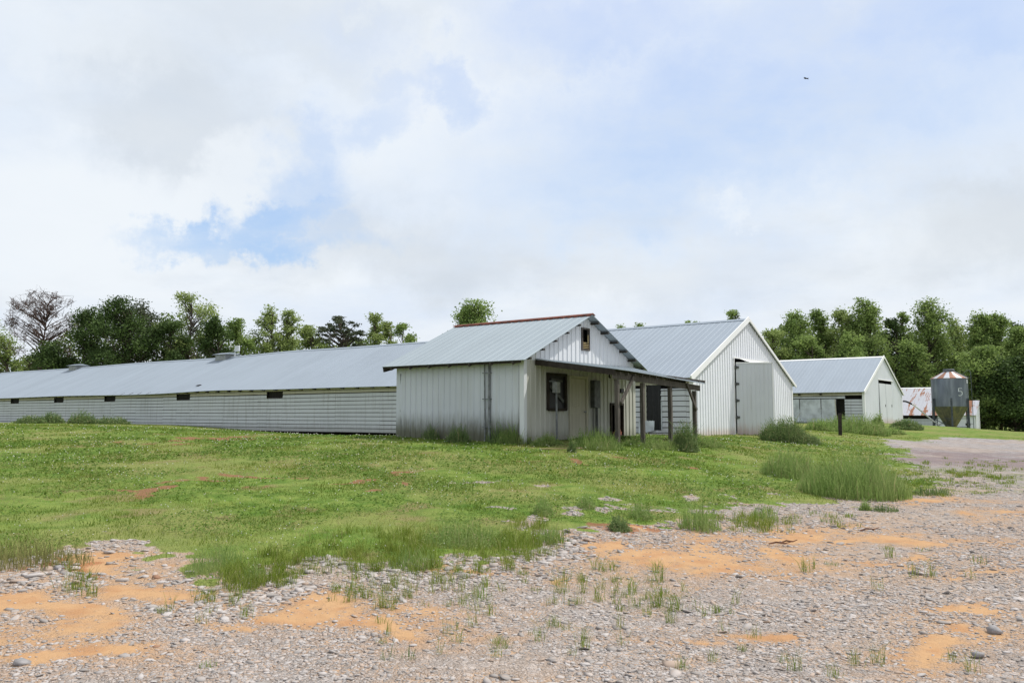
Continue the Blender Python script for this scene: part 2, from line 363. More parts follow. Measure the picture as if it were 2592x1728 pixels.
def fields(x, y):
    sd_ = sdist(x, y); n = fbm(x, y, 1.1, 3); n2 = fbm(x, y, .35, 9, 3); r = np.hypot(x, y)
    ws = np.clip(r*.16, .8, 4); wx, wy = x+(fbm(x, y, .9, 41, 3)-.5)*ws*1.3, y+(fbm(x, y, .9, 43, 3)-.5)*ws*1.1; n4 = fbm(x, y, 2.6, 47, 4)
    halo = np.zeros(len(x))
    for e in SAND: halo = np.maximum(halo, np.clip(.9+ell(wx, wy, *e)*.7+(n4-.5)*.8, 0, 1))
    def union(lst, soft):
        o = np.zeros(len(x))
        for e in lst:
            v = ell(wx, wy, *e); o = np.maximum(o, np.clip(.25+v*soft+(n4-.5)*1.6, 0, 1)*np.clip(v*1.3+1.1, 0, 1))
        return o
    wob = (n-.5)*np.clip(r*.13, 1.1, 2.6) + (fbm(x, y, 3.2, 5, 3)-.5)*1.3
    gravel = np.clip((sd_ + wob)/(.12+r*.012) + .5, 0, 1)
    hole = union(HOLE, 1.1); tuft = union(TUFT, .9)
    gravel = np.clip(np.maximum(gravel, hole*np.clip((n-.38)*8, 0, 1)) - tuft*.85*np.clip((fbm(x, y, 2.3, 21)-.4)*6, 0, 1), 0, 1)
    sand = union(SAND, .95); clay = union(CLAY, .7)*.85
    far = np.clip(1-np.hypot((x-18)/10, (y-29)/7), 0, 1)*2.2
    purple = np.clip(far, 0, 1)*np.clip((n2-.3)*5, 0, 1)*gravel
    sparse = np.clip(1-np.hypot((x-11.5)/7, (y-20.5)/4.5), 0, 1)*2*np.clip((n-.42)*7, 0, 1)
    fields.halo = halo*gravel
    return gravel, sand*gravel, clay, purple, np.clip(sparse, 0, 1)*gravel

ang = np.concatenate([np.arange(-180, -52, 4.), np.arange(-52, 52, .22), np.arange(52, 180, 4.)]); ang = np.radians(ang)
rad = np.concatenate([[.3, .8, 1.4], np.geomspace(2, 60, 420), np.geomspace(63, 3500, 60)])
AA, RR = np.meshgrid(ang, rad); gx = (RR*np.sin(AA)).ravel(); gy = (RR*np.cos(AA)).ravel()
gz = height(gx, gy); gr = np.hypot(gx, gy)
G, SA, CL, PU, SP = fields(gx, gy); HA = fields.halo; FA = np.clip((gr-17)/14, 0, 1)
bumpy = (fbm(gx, gy, 1.3, 30)-.5)*.07*(1-G) + (fbm(gx, gy, .8, 31)-.5)*.04 + (fbm(gx, gy, 5., 33, 3)-.5)*.025
gz = gz + bumpy*np.clip((gr-1.)/3, 0, 1)*np.clip(1-(gr-60)/60, 0, 1)
na, nr = len(ang), len(rad)
i = np.arange(nr-1)[:, None]*na; j = np.arange(na); j2 = (j+1) % na
F = np.stack([i+j, i+j2, i+na+j2, i+na+j], -1).reshape(-1, 4)[:, ::-1]
# centre fan closed by a tiny quad-strip: add the centre vertex
gxyz = np.c_[gx, gy, gz]
m = MT('ground_gravel_clay_and_turf', .95, 0, .15)
a_g, a_s, a_c, a_p, a_sp = (m.attr(k) for k in ('gravel', 'sand', 'clay', 'purple', 'sparse'))
nA, nB, nC = m.noise(3.), m.noise(14., detail=5, rough=.65), m.noise(.35, detail=4)
warp = m.n('ShaderNodeVectorMath', operation='ADD'); m.l(m.tc, warp.inputs[0])
wsc = m.n('ShaderNodeVectorMath', operation='SCALE'); m.l(m.noise(9., col=True), wsc.inputs[0]); wsc.inputs['Scale'].default_value = .05; m.l(wsc.outputs[0], warp.inputs[1])
v1c, v1d = m.vor(17., warp.outputs[0], out='Color'), m.vor(17., warp.outputs[0], 'DISTANCE_TO_EDGE')
v2c, v2d = m.vor(42., warp.outputs[0], out='Color'), m.vor(42., warp.outputs[0], 'DISTANCE_TO_EDGE')
def bw(c): n = m.n('ShaderNodeRGBToBW'); m.l(c, n.inputs[0]); return n.outputs[0]
def stone(c): return m.mix(m.ramp(bw(c), .2, .8), (.25, .225, .21), (.42, .38, .36))
dust = m.mix(nB, (.36, .205, .105), (.52, .34, .20)); dust = m.mix(m.ramp(m.noise(1.7, detail=5), .42, .62), dust, m.mix(nB, (.26, .20, .165), (.44, .37, .32)))
g1 = m.mix(m.ramp(v2d, .0, .12), m.mix(.6, dust, (.10, .075, .06)), stone(v2c))
g1 = m.mix(m.ramp(nA, .4, .65, 0, .6), g1, dust)
g2 = m.mix(m.ramp(v1d, .0, .09), dust, stone(v1c))
grav = m.mix(m.ramp(m.noise(6.), .42, .55), g1, g2)
grav = m.mix(m.math('MULTIPLY', m.attr('halo'), m.ramp(m.noise(7., detail=6, rough=.7), .34, .58, 0, .95)), grav, m.mix(nB, (.35, .21, .12), (.47, .31, .195)))
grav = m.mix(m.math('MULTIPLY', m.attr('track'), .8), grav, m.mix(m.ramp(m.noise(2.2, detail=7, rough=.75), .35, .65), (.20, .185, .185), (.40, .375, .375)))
grav = m.mix(m.ramp(nC, .45, .62, 0, .25), grav, m.mix(nB, (.40, .26, .16), (.52, .36, .23)))
sandc = m.mix(nB, (.37, .215, .105), (.455, .285, .155)); sandc = m.mix(m.ramp(nA, .42, .72, 0, .7), sandc, (.34, .17, .08))
sm = m.ramp(m.math('ADD', a_s, m.math('ADD', m.math('MULTIPLY', m.math('SUBTRACT', nB, .5), 1.3), m.math('MULTIPLY', m.math('SUBTRACT', m.noise(5., detail=6, rough=.7), .5), 1.1))), .12, .95)
col = m.mix(sm, grav, sandc)
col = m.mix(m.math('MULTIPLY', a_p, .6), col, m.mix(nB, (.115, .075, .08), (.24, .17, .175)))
col = m.mix(m.math('MULTIPLY', a_sp, m.ramp(nB, .4, .6)), col, (.16, .19, .055))
turf = m.mix(m.ramp(nA, .3, .7), (.09, .17, .02), (.20, .26, .055)); turf = m.mix(m.ramp(nC, .42, .62, 0, .7), turf, (.24, .24, .08))
turf = m.mix(m.ramp(m.noise(1.1, detail=5), .54, .68, 0, .6), turf, (.26, .19, .10)); turf = m.mix(m.ramp(nB, .5, .75, 0, .6), turf, (.055, .085, .015))
turf = m.mix(m.ramp(m.math('ADD', a_c, m.math('MULTIPLY', nB, .3)), .35, .6), turf, m.mix(nB, (.17, .085, .04), (.31, .175, .09)))
gm = m.ramp(m.math('ADD', a_g, m.math('MULTIPLY', m.math('SUBTRACT', nB, .5), .7)), .4, .6)
col = m.mix(gm, turf, col); col = m.mix(m.math('MULTIPLY', gm, m.ramp(m.math('ADD', a_c, m.math('MULTIPLY', nB, .3)), .5, .8, 0, .8)), col, (.30, .125, .055)); m.col(col)
bh = m.math('ADD', m.math('MULTIPLY', m.ramp(v2d, 0, .2), .5), m.math('ADD', nB, m.math('MULTIPLY', m.ramp(v1d, 0, .2), .8)))
bh = m.math('MULTIPLY', bh, m.math('SUBTRACT', 1., m.math('MULTIPLY', sm, .85)))
m.bump(bh, .7, .02)
fan = np.stack([np.full(na, len(gxyz)), j2, j, j], -1)
me_v = np.vstack([gxyz, [[0, 0, 0]]])
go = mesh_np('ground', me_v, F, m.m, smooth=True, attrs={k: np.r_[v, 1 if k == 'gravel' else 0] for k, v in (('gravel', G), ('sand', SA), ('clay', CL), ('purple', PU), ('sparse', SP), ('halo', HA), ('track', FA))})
tag(go, kind='structure')

def sample_polar(n, r0, r1, half, p=1.0):
    """points whose density thins with distance as the eye sees it"""
    u = rng.random(n); r = r0*(r1/r0)**(u**p); a = np.radians(rng.uniform(-half, half, n)); return r*np.sin(a), r*np.cos(a), r

# ------------------------------------------------------------------ loose stones
def icos():
    t = (1+5**.5)/2
    v = np.array([(-1,t,0),(1,t,0),(-1,-t,0),(1,-t,0),(0,-1,t),(0,1,t),(0,-1,-t),(0,1,-t),(t,0,-1),(t,0,1),(-t,0,-1),(-t,0,1)], float); v /= np.linalg.norm(v[0])
    f = np.array([(0,11,5),(0,5,1),(0,1,7),(0,7,10),(0,10,11),(1,5,9),(5,11,4),(11,10,2),(10,7,6),(7,1,8),(3,9,4),(3,4,2),(3,2,6),(3,6,8),(3,8,9),(4,9,5),(2,4,11),(6,2,10),(8,6,7),(9,8,1)]); return v, f
IV, IF = icos()
def rocks(x, y, size, flat, sink=.35, jit=.28):
    n = len(x); k = len(IV); V = IV[None]*(1+rng.uniform(-jit, jit, (n, k, 1)))
    V = V + rng.normal(0, .08, (n, k, 3))
    s = np.c_[size*rng.uniform(.75, 1.35, n), size*rng.uniform(.6, 1., n), size*flat*rng.uniform(.7, 1.3, n)]  # flat may be an array
    V = np.sign(V)*np.abs(V)**.7*s[:, None, :]
    ax = rng.normal(0, .22, n); V2 = V.copy(); V2[..., 0] = V[..., 0]*np.cos(ax)[:, None]-V[..., 2]*np.sin(ax)[:, None]; V2[..., 2] = V[..., 0]*np.sin(ax)[:, None]+V[..., 2]*np.cos(ax)[:, None]
    a = rng.uniform(0, 6.28, n); c, s_ = np.cos(a)[:, None], np.sin(a)[:, None]
    X = V2[..., 0]*c-V2[..., 1]*s_; Y = V2[..., 0]*s_+V2[..., 1]*c
    z = height(x, y) + (fbm(x, y, .8, 31)-.5)*.04 + (fbm(x, y, 5., 33, 3)-.5)*.025 + s[:, 2]*(1-sink*2)
    W = np.stack([X+x[:, None], Y+y[:, None], V2[..., 2]+z[:, None]], -1).reshape(-1, 3)
    return W, (IF[None]+np.arange(n)[:, None, None]*k).reshape(-1, 3), np.repeat(rng.random(n), k)
sx, sy, sr = sample_polar(170000, 3.6, 26, 40, .9)
g_, s_, c_, p_, sp_ = fields(sx, sy); dens = fbm(sx, sy, .9, 50)
sand2 = fbm(sx, sy, 1.6, 55)
keep = (g_ > .45) & (rng.random(len(sx)) < np.clip(1.35-np.clip((sand2-.48)*5, 0, 1)*.95, 0, 1)* np.clip(1.25-s_*1.45, 0.06, 1)*np.clip((dens-.25)*3.2, .12, 1))
sx, sy, sr, s_ = sx[keep], sy[keep], sr[keep], s_[keep]
bank = np.clip(1-np.abs(sdist(sx, sy)-.5)/.9, 0, 1)*(sx < 1)*(sr < 12)
size = .0112*np.exp(rng.normal(0, .42, len(sx)))*np.clip(sr/8, .85, 1.5)*(1+bank*1.0)*(1+.3*(fbm(sx, sy, .5, 77)-.5))
size = np.clip(size, .005, .075)*np.where(rng.random(len(sx)) < .006, 1.7, 1.)
bx_, by_, br_ = sample_polar(9000, 3.8, 16, 40, .8); g_, s2_, *_r = fields(bx_, by_); k_ = (g_ > .6) & (rng.random(len(bx_)) < np.clip(1.1-s2_*1.6, .03, 1)*np.clip((fbm(bx_, by_, .7, 58)-.3)*3, .1, 1))
sx, sy = np.r_[sx, bx_[k_]], np.r_[sy, by_[k_]]; nbig = int(k_.sum()); size = np.r_[size, np.clip(.024*np.exp(rng.normal(0, .35, nbig)), .014, .06)]
V_, F_, T_ = rocks(sx, sy, size, np.r_[np.full(len(sx)-nbig, .30), np.full(nbig, .20)], .44, .36)
m = MT('loose_gravel_stone', .92, 0, .15); t = m.attr('tone')
c = m.mix(m.ramp(t, .05, .95), (.27, .245, .23), (.42, .385, .37)); c = m.mix(m.ramp(m.math('FRACT', m.math('MULTIPLY', t, 7.3)), .78, .95, 0, .6), c, (.38, .26, .18))
c = m.mix(m.ramp(m.noise(22.), .5, .7, 0, .4), c, (.45, .33, .24)); m.col(c)
tag(mesh_np('gravel_stones', V_, F_, m.m, attrs={'tone': T_}), 'loose grey and tan gravel stones scattered over the yard', 'gravel', kind='stuff')
print('stones', len(sx))

# single big rocks one can point to
for nm, px, py, s, mt, lab in (('rock', 60, 1684, .095, 'rock_light', 'angular grey rock lying alone near the bottom left corner'),
                               ('rock', 2518, 1602, .125, 'rock_light', 'large pale rock half sunk in gravel at the right edge'),
                               ('rock', 147, 1441, .085, 'rock_light', 'rounded pale rock at the foot of the grass bank, beside red clay'),
                               ('rock', 396, 1640, .07, 'rock_red', 'reddish brown rock among the gravel at lower left'),
                               ('rock', 2474, 1662, .075, 'rock_light', 'grey chunk of rock below the large sunken rock at right'),
                               ('rock', 1476, 1376, .10, 'rock_light', 'flat white slab of rock at the edge of the eroded clay'),
                               ('rock', 398, 1465, .085, 'rock_red', 'clay stained rock in the stony strip under the grass bank')):
    p = ground(px, py); V1, F1, T1 = rocks(np.array([0.]), np.array([0.]), np.array([s*.5]), .5, .3, .34)
    z0 = height(0., 0.)[0]; V1[:, 2] -= z0
    tag(mesh_np(nm, V1, F1, M[mt]), lab, 'rock').location = (p[0], p[1], hz1(*p))

# ------------------------------------------------------------------ vegetation
def leafmat(name, dark, light, trans=.35, yellow=(.22, .26, .05), straw=False):
    m = MT(name, .7, 0, .2); t = m.attr('tone'); oi = m.n('ShaderNodeObjectInfo').outputs['Random']
    c = m.mix(m.ramp(t, 0, 1), dark, light)
    if straw: c = m.mix(m.ramp(t, .86, .93), c, (.44, .38, .20))
    c = m.mix(m.ramp(m.noise(.9), .45, .75, 0, .4), c, yellow)
    c = m.mix(m.math('MULTIPLY', oi, .22), c, tuple(x*.6 for x in light)); m.col(c)
    tr = m.n('ShaderNodeBsdfTranslucent'); m.put(tr, 0, c); mx = m.n('ShaderNodeMixShader'); mx.inputs[0].default_value = trans
    o = m.t.nodes['Material Output']; m.l(m.b.outputs[0], mx.inputs[1]); m.l(tr.outputs[0], mx.inputs[2]); m.l(mx.outputs[0], o.inputs[0]); return m.m
M['grass'] = leafmat('grass_blades', (.10, .165, .015), (.29, .355, .065), .45, (.36, .31, .11), True)
M['weed'] = leafmat('weed_leaves', (.14, .24, .05), (.34, .44, .15), .5, (.42, .42, .20), True)
M['bushleaf'] = leafmat('bush_leaves', (.09, .15, .05), (.22, .30, .11), .4, (.26, .30, .13), True)
M['dry'] = leafmat('dry_grass', (.13, .15, .04), (.34, .33, .13), .4, (.34, .26, .12))
def blades(x, y, h, wd, lean=.35, base=None, seg=1, tone=None):
    """tapering blades; seg=1 gives one triangle, seg=2 a bent blade"""
    n = len(x); a = rng.uniform(0, 6.28, n); dx, dy = np.cos(a), np.sin(a); b = rng.uniform(0, 6.28, n); l = rng.uniform(.1, 1, n)*lean*h
    lx, ly = np.cos(b)*l, np.sin(b)*l; z = height(x, y) if base is None else base
    tone = rng.random(n) if tone is None else tone
    P = lambda ox, oy, oz: np.stack([x+ox, y+oy, z+oz], -1)
    if seg == 1:
        V = np.stack([P(-dx*wd/2, -dy*wd/2, -.01), P(dx*wd/2, dy*wd/2, -.01), P(lx, ly, h)], 1)
        return V.reshape(-1, 3), np.arange(3*n).reshape(-1, 3), np.repeat(tone, 3)
    V = np.stack([P(-dx*wd/2, -dy*wd/2, -.02), P(dx*wd/2, dy*wd/2, -.02), P(lx*.35+dx*wd*.4, ly*.35+dy*wd*.4, h*.6), P(lx*.35-dx*wd*.4, ly*.35-dy*wd*.4, h*.6),
                  P(lx, ly, h), P(lx+dx*wd*.15, ly+dy*wd*.15, h*.985)], 1)
    i0 = np.arange(n)[:, None]*6
    return V.reshape(-1, 3), np.concatenate([i0+np.array([0, 1, 2, 3]), i0+np.array([3, 2, 5, 4])]), np.repeat(tone, 6)
# lawn
gx_, gy_, gr_ = sample_polar(420000, 6.2, 62, 42, .8)
g_, s_, c_, p_, sp_ = fields(gx_, gy_)
def inside(O, x, y, L_, W_):
    q = np.c_[x, y]-O[:2]; a = q @ d2[:2]; b = q @ d1[:2]; return (a > 0) & (a < W_) & (b > 0) & (b < L_)
bld = inside(S0, gx_, gy_, 5, 6.4) | inside(B0, gx_, gy_, 84, 12) | inside(C0, gx_, gy_, 70, 12)
bare = fbm(gx_, gy_, 1.0, 61); clov = fbm(gx_, gy_, .55, 81)
sdl = -sdist(gx_, gy_)
keep = (rng.random(len(gx_)) < (1-g_)*np.clip(.3+sdl/2.5, .3, 1)*np.clip(1-c_*1.25, .05, 1)*np.clip((bare-.3)*5, .12, 1)) & ~bld
gx_, gy_, gr_, bare, clov = gx_[keep], gy_[keep], gr_[keep], bare[keep], clov[keep]
edge_d = np.clip(-sdist(gx_, gy_), 0, 9); near = np.clip(1-edge_d/1.2, 0, 1)*np.clip((16-gr_)/5, 0, 1)
h = rng.uniform(.014, .036, len(gx_))*(1+1.2*fbm(gx_, gy_, 2.2, 90)**2)*(1+near*.25*np.clip((fbm(gx_, gy_, .9, 95)-.35)*4, 0, 1))*np.clip(gr_/18, .9, 1.25)
wd = np.clip(gr_*.00075, .006, .03)*rng.uniform(.7, 1.5, len(gx_))
tn = np.clip(rng.normal(.45, .22, len(gx_)) + (fbm(gx_, gy_, .8, 70)-.5)*1.9 - np.clip((clov-.5)*5, 0, .45), 0, 1)
V_, F_, T_ = blades(gx_, gy_, h, wd, .9, tone=tn)
tag(mesh_np('lawn_grass', V_, F_, M['grass'], attrs={'tone': T_}), 'short patchy green grass covering the gentle bank', 'grass', kind='stuff')
print('blades', len(gx_))
# clover leaves in darker patches
kx, ky, kr = sample_polar(150000, 7, 40, 41, .8); g_, s_, c_, *_r = fields(kx, ky)
k_ = (g_ < .35) & (c_ < .4) & (fbm(kx, ky, .55, 81)+.35*(fbm(kx, ky, 2.5, 83)-.5) > .5) & ~inside(S0, kx, ky, 5, 6.4) & ~inside(B0, kx, ky, 84, 12); kx, ky, kr = kx[k_], ky[k_], kr[k_]; n = len(kx)
P = np.c_[kx, ky, height(kx, ky)+rng.uniform(.012, .055, n)]; a = rng.uniform(0, 6.28, n); u = np.c_[np.cos(a), np.sin(a), rng.normal(0, .35, n)]; v = np.c_[-np.sin(a), np.cos(a), rng.normal(0, .35, n)]; q_ = (np.clip(kr*.0011, .010, .03)*rng.uniform(.7, 1.4, n))[:, None]
Q = np.stack([P-u*q_, P-v*q_, P+u*q_, P+v*q_], 1).reshape(-1, 3)
tag(mesh_np('clover_leaves', Q, np.arange(4*n).reshape(-1, 4), leafmat('clover_leaf', (.06, .125, .014), (.16, .25, .042), .35, (.16, .22, .045)), attrs={'tone': np.repeat(np.clip(rng.normal(.5, .25, n), 0, 1), 4)}), 'low dark green clover patches woven through the lawn', 'clover', kind='stuff')
# sparse grass on the gravel: tufts
tx, ty = [], []
for cx_, cy_, rx_, ry_, n in ((1080,1400,320,60,260),(1500,1490,260,60,45),(1000,1490,240,60,60),(1740,1560,140,60,12),(1150,1600,300,70,14),(2350,1225,230,35,200),(2450,1180,180,20,90),(620,1470,60,40,70),(720,1440,80,50,70),(1340,1370,110,50,70),
                              (1990,1320,220,30,30),(1700,1640,500,60,12),(2100,1700,400,50,7),(1900,1330,60,22,30),(200,1480,50,40,14),(540,1540,160,50,14),(2200,1440,300,60,12)):
    for _ in range(n):
        a = rng.uniform(0, 6.28); q = rng.random()**.6; p = (cx_+rx_*q*math.cos(a), cy_+ry_*q*math.sin(a))
        c = ground(*p); tx.append(c[0]); ty.append(c[1])
tx, ty = np.array(tx), np.array(ty); tr_ = np.hypot(tx, ty); nb = rng.integers(8, 34, len(tx)); idx = np.repeat(np.arange(len(tx)), nb)
bx = tx[idx]+rng.normal(0, .03, len(idx))*np.clip(tr_[idx]/8, .6, 2); by = ty[idx]+rng.normal(0, .03, len(idx))*np.clip(tr_[idx]/8, .6, 2); th_ = rng.uniform(.04, .17, len(tx))[idx]*np.where(tr_[idx] > 14, .6, 1)
V_, F_, T_ = blades(bx, by, th_*rng.uniform(.5, 1.2, len(idx)), np.clip(tr_[idx]*.0005, .003, .012), .8, seg=2, tone=np.clip(rng.normal(.5, .25, len(idx)), 0, 1))
tag(mesh_np('grass_tufts', V_, F_, M['grass'], attrs={'tone': T_}), 'thin scattered grass tufts growing out of the gravel', 'grass', kind='stuff')
# white clover heads
fx, fy, fr = sample_polar(5200, 7.5, 45, 40, .8); g_, *_r = fields(fx, fy); cn = fbm(fx, fy, .5, 81)
k_ = (g_ < .3) & (cn > .46) & ~inside(S0, fx, fy, 5, 6.4) & ~inside(B0, fx, fy, 84, 12); fx, fy, fr = fx[k_], fy[k_], fr[k_]; fx, fy, fr = fx[:2000], fy[:2000], fr[:2000]
so_, sf_ = np.array([(1,0,0),(-1,0,0),(0,1,0),(0,-1,0),(0,0,1),(0,0,-1)], float), np.array([(0,2,4),(2,1,4),(1,3,4),(3,0,4),(2,0,5),(1,2,5),(3,1,5),(0,3,5)])
fz = height(fx, fy)+rng.uniform(.05, .1, len(fx)); fs = np.clip(fr*.0006, .007, .02)
V_ = (so_[None]*fs[:, None, None]+np.c_[fx, fy, fz][:, None]).reshape(-1, 3); F_ = (sf_[None]+np.arange(len(fx))[:, None, None]*6).reshape(-1, 3)
tag(mesh_np('clover_flowers', V_, F_, simple('white_clover', (.6, .6, .52), .8)), 'tiny white clover flowers dotted through the grass', 'flowers', kind='stuff')

def clump(name, px, py, wpx, hpx, label, cat='weed clump', n=900, mat='weed', kind='grass', depth=None, leafy=.3, Y=None, group=None):
    """a stand of tall weeds: blades plus small leaves and seed heads"""
    c = ground(px, py) if Y is None else at(px, py, Y)[:2]; r = math.hypot(*c); sc = r/F_PX; W_, H_ = wpx*sc, hpx*sc; D_ = depth or W_*.6
    root = hz1(*c); n = int(n*.62); a = rng.uniform(0, 6.28, n); q = np.sqrt(rng.random(n)); lx = np.cos(a)*q*W_/2; ly = np.sin(a)*q*D_/2
    zb = height(c[0]+lx, c[1]+ly)-root; env = np.clip(1.05-q**2.2*.75, .25, 1)*(0.7+.6*fbm(lx+c[0], ly+c[1], 2.5/max(W_, .5), int(px), 2))
    hh = H_*env*(.25+.85*rng.random(n)**1.5); wd = np.clip(sc*1.1, .004, .035)*rng.uniform(.6, 1.5, n); lx = lx*1.12; ly = ly*1.12
    tn = np.clip(rng.normal(.5, .22, n), 0, 1)
    V1, F1, T1 = blades(lx, ly, hh, wd, .5, base=zb, seg=2, tone=tn)
    nl = int(n*leafy*4)
    if nl:
        k = rng.integers(0, n, nl); s = np.clip(sc*1.6, .012, .07)*rng.uniform(.6, 1.4, nl); t = rng.uniform(.15, 1., nl)
        P = np.c_[lx[k]+rng.normal(0, .05*W_**.5, nl), ly[k]+rng.normal(0, .05*W_**.5, nl), zb[k]+hh[k]*t]
        u = rng.normal(0, 1, (nl, 3)); u /= np.linalg.norm(u, axis=1)[:, None]; v = np.cross(u, rng.normal(0, 1, (nl, 3))); v /= np.linalg.norm(v, axis=1)[:, None]
        u *= s[:, None]; v *= s[:, None]*.5; Q = np.stack([P-u, P-v, P+u, P+v], 1).reshape(-1, 3)
        F1 = np.vstack([F1, np.arange(4*nl).reshape(-1, 4)+len(V1)]); V1 = np.vstack([V1, Q]); T1 = np.r_[T1, np.repeat(np.clip(rng.normal(.55, .25, nl), 0, 1), 4)]
    o = mesh_np(name, V1, F1, M[mat], attrs={'tone': T1}); o.location = (c[0], c[1], root); return tag(o, label, cat, group)
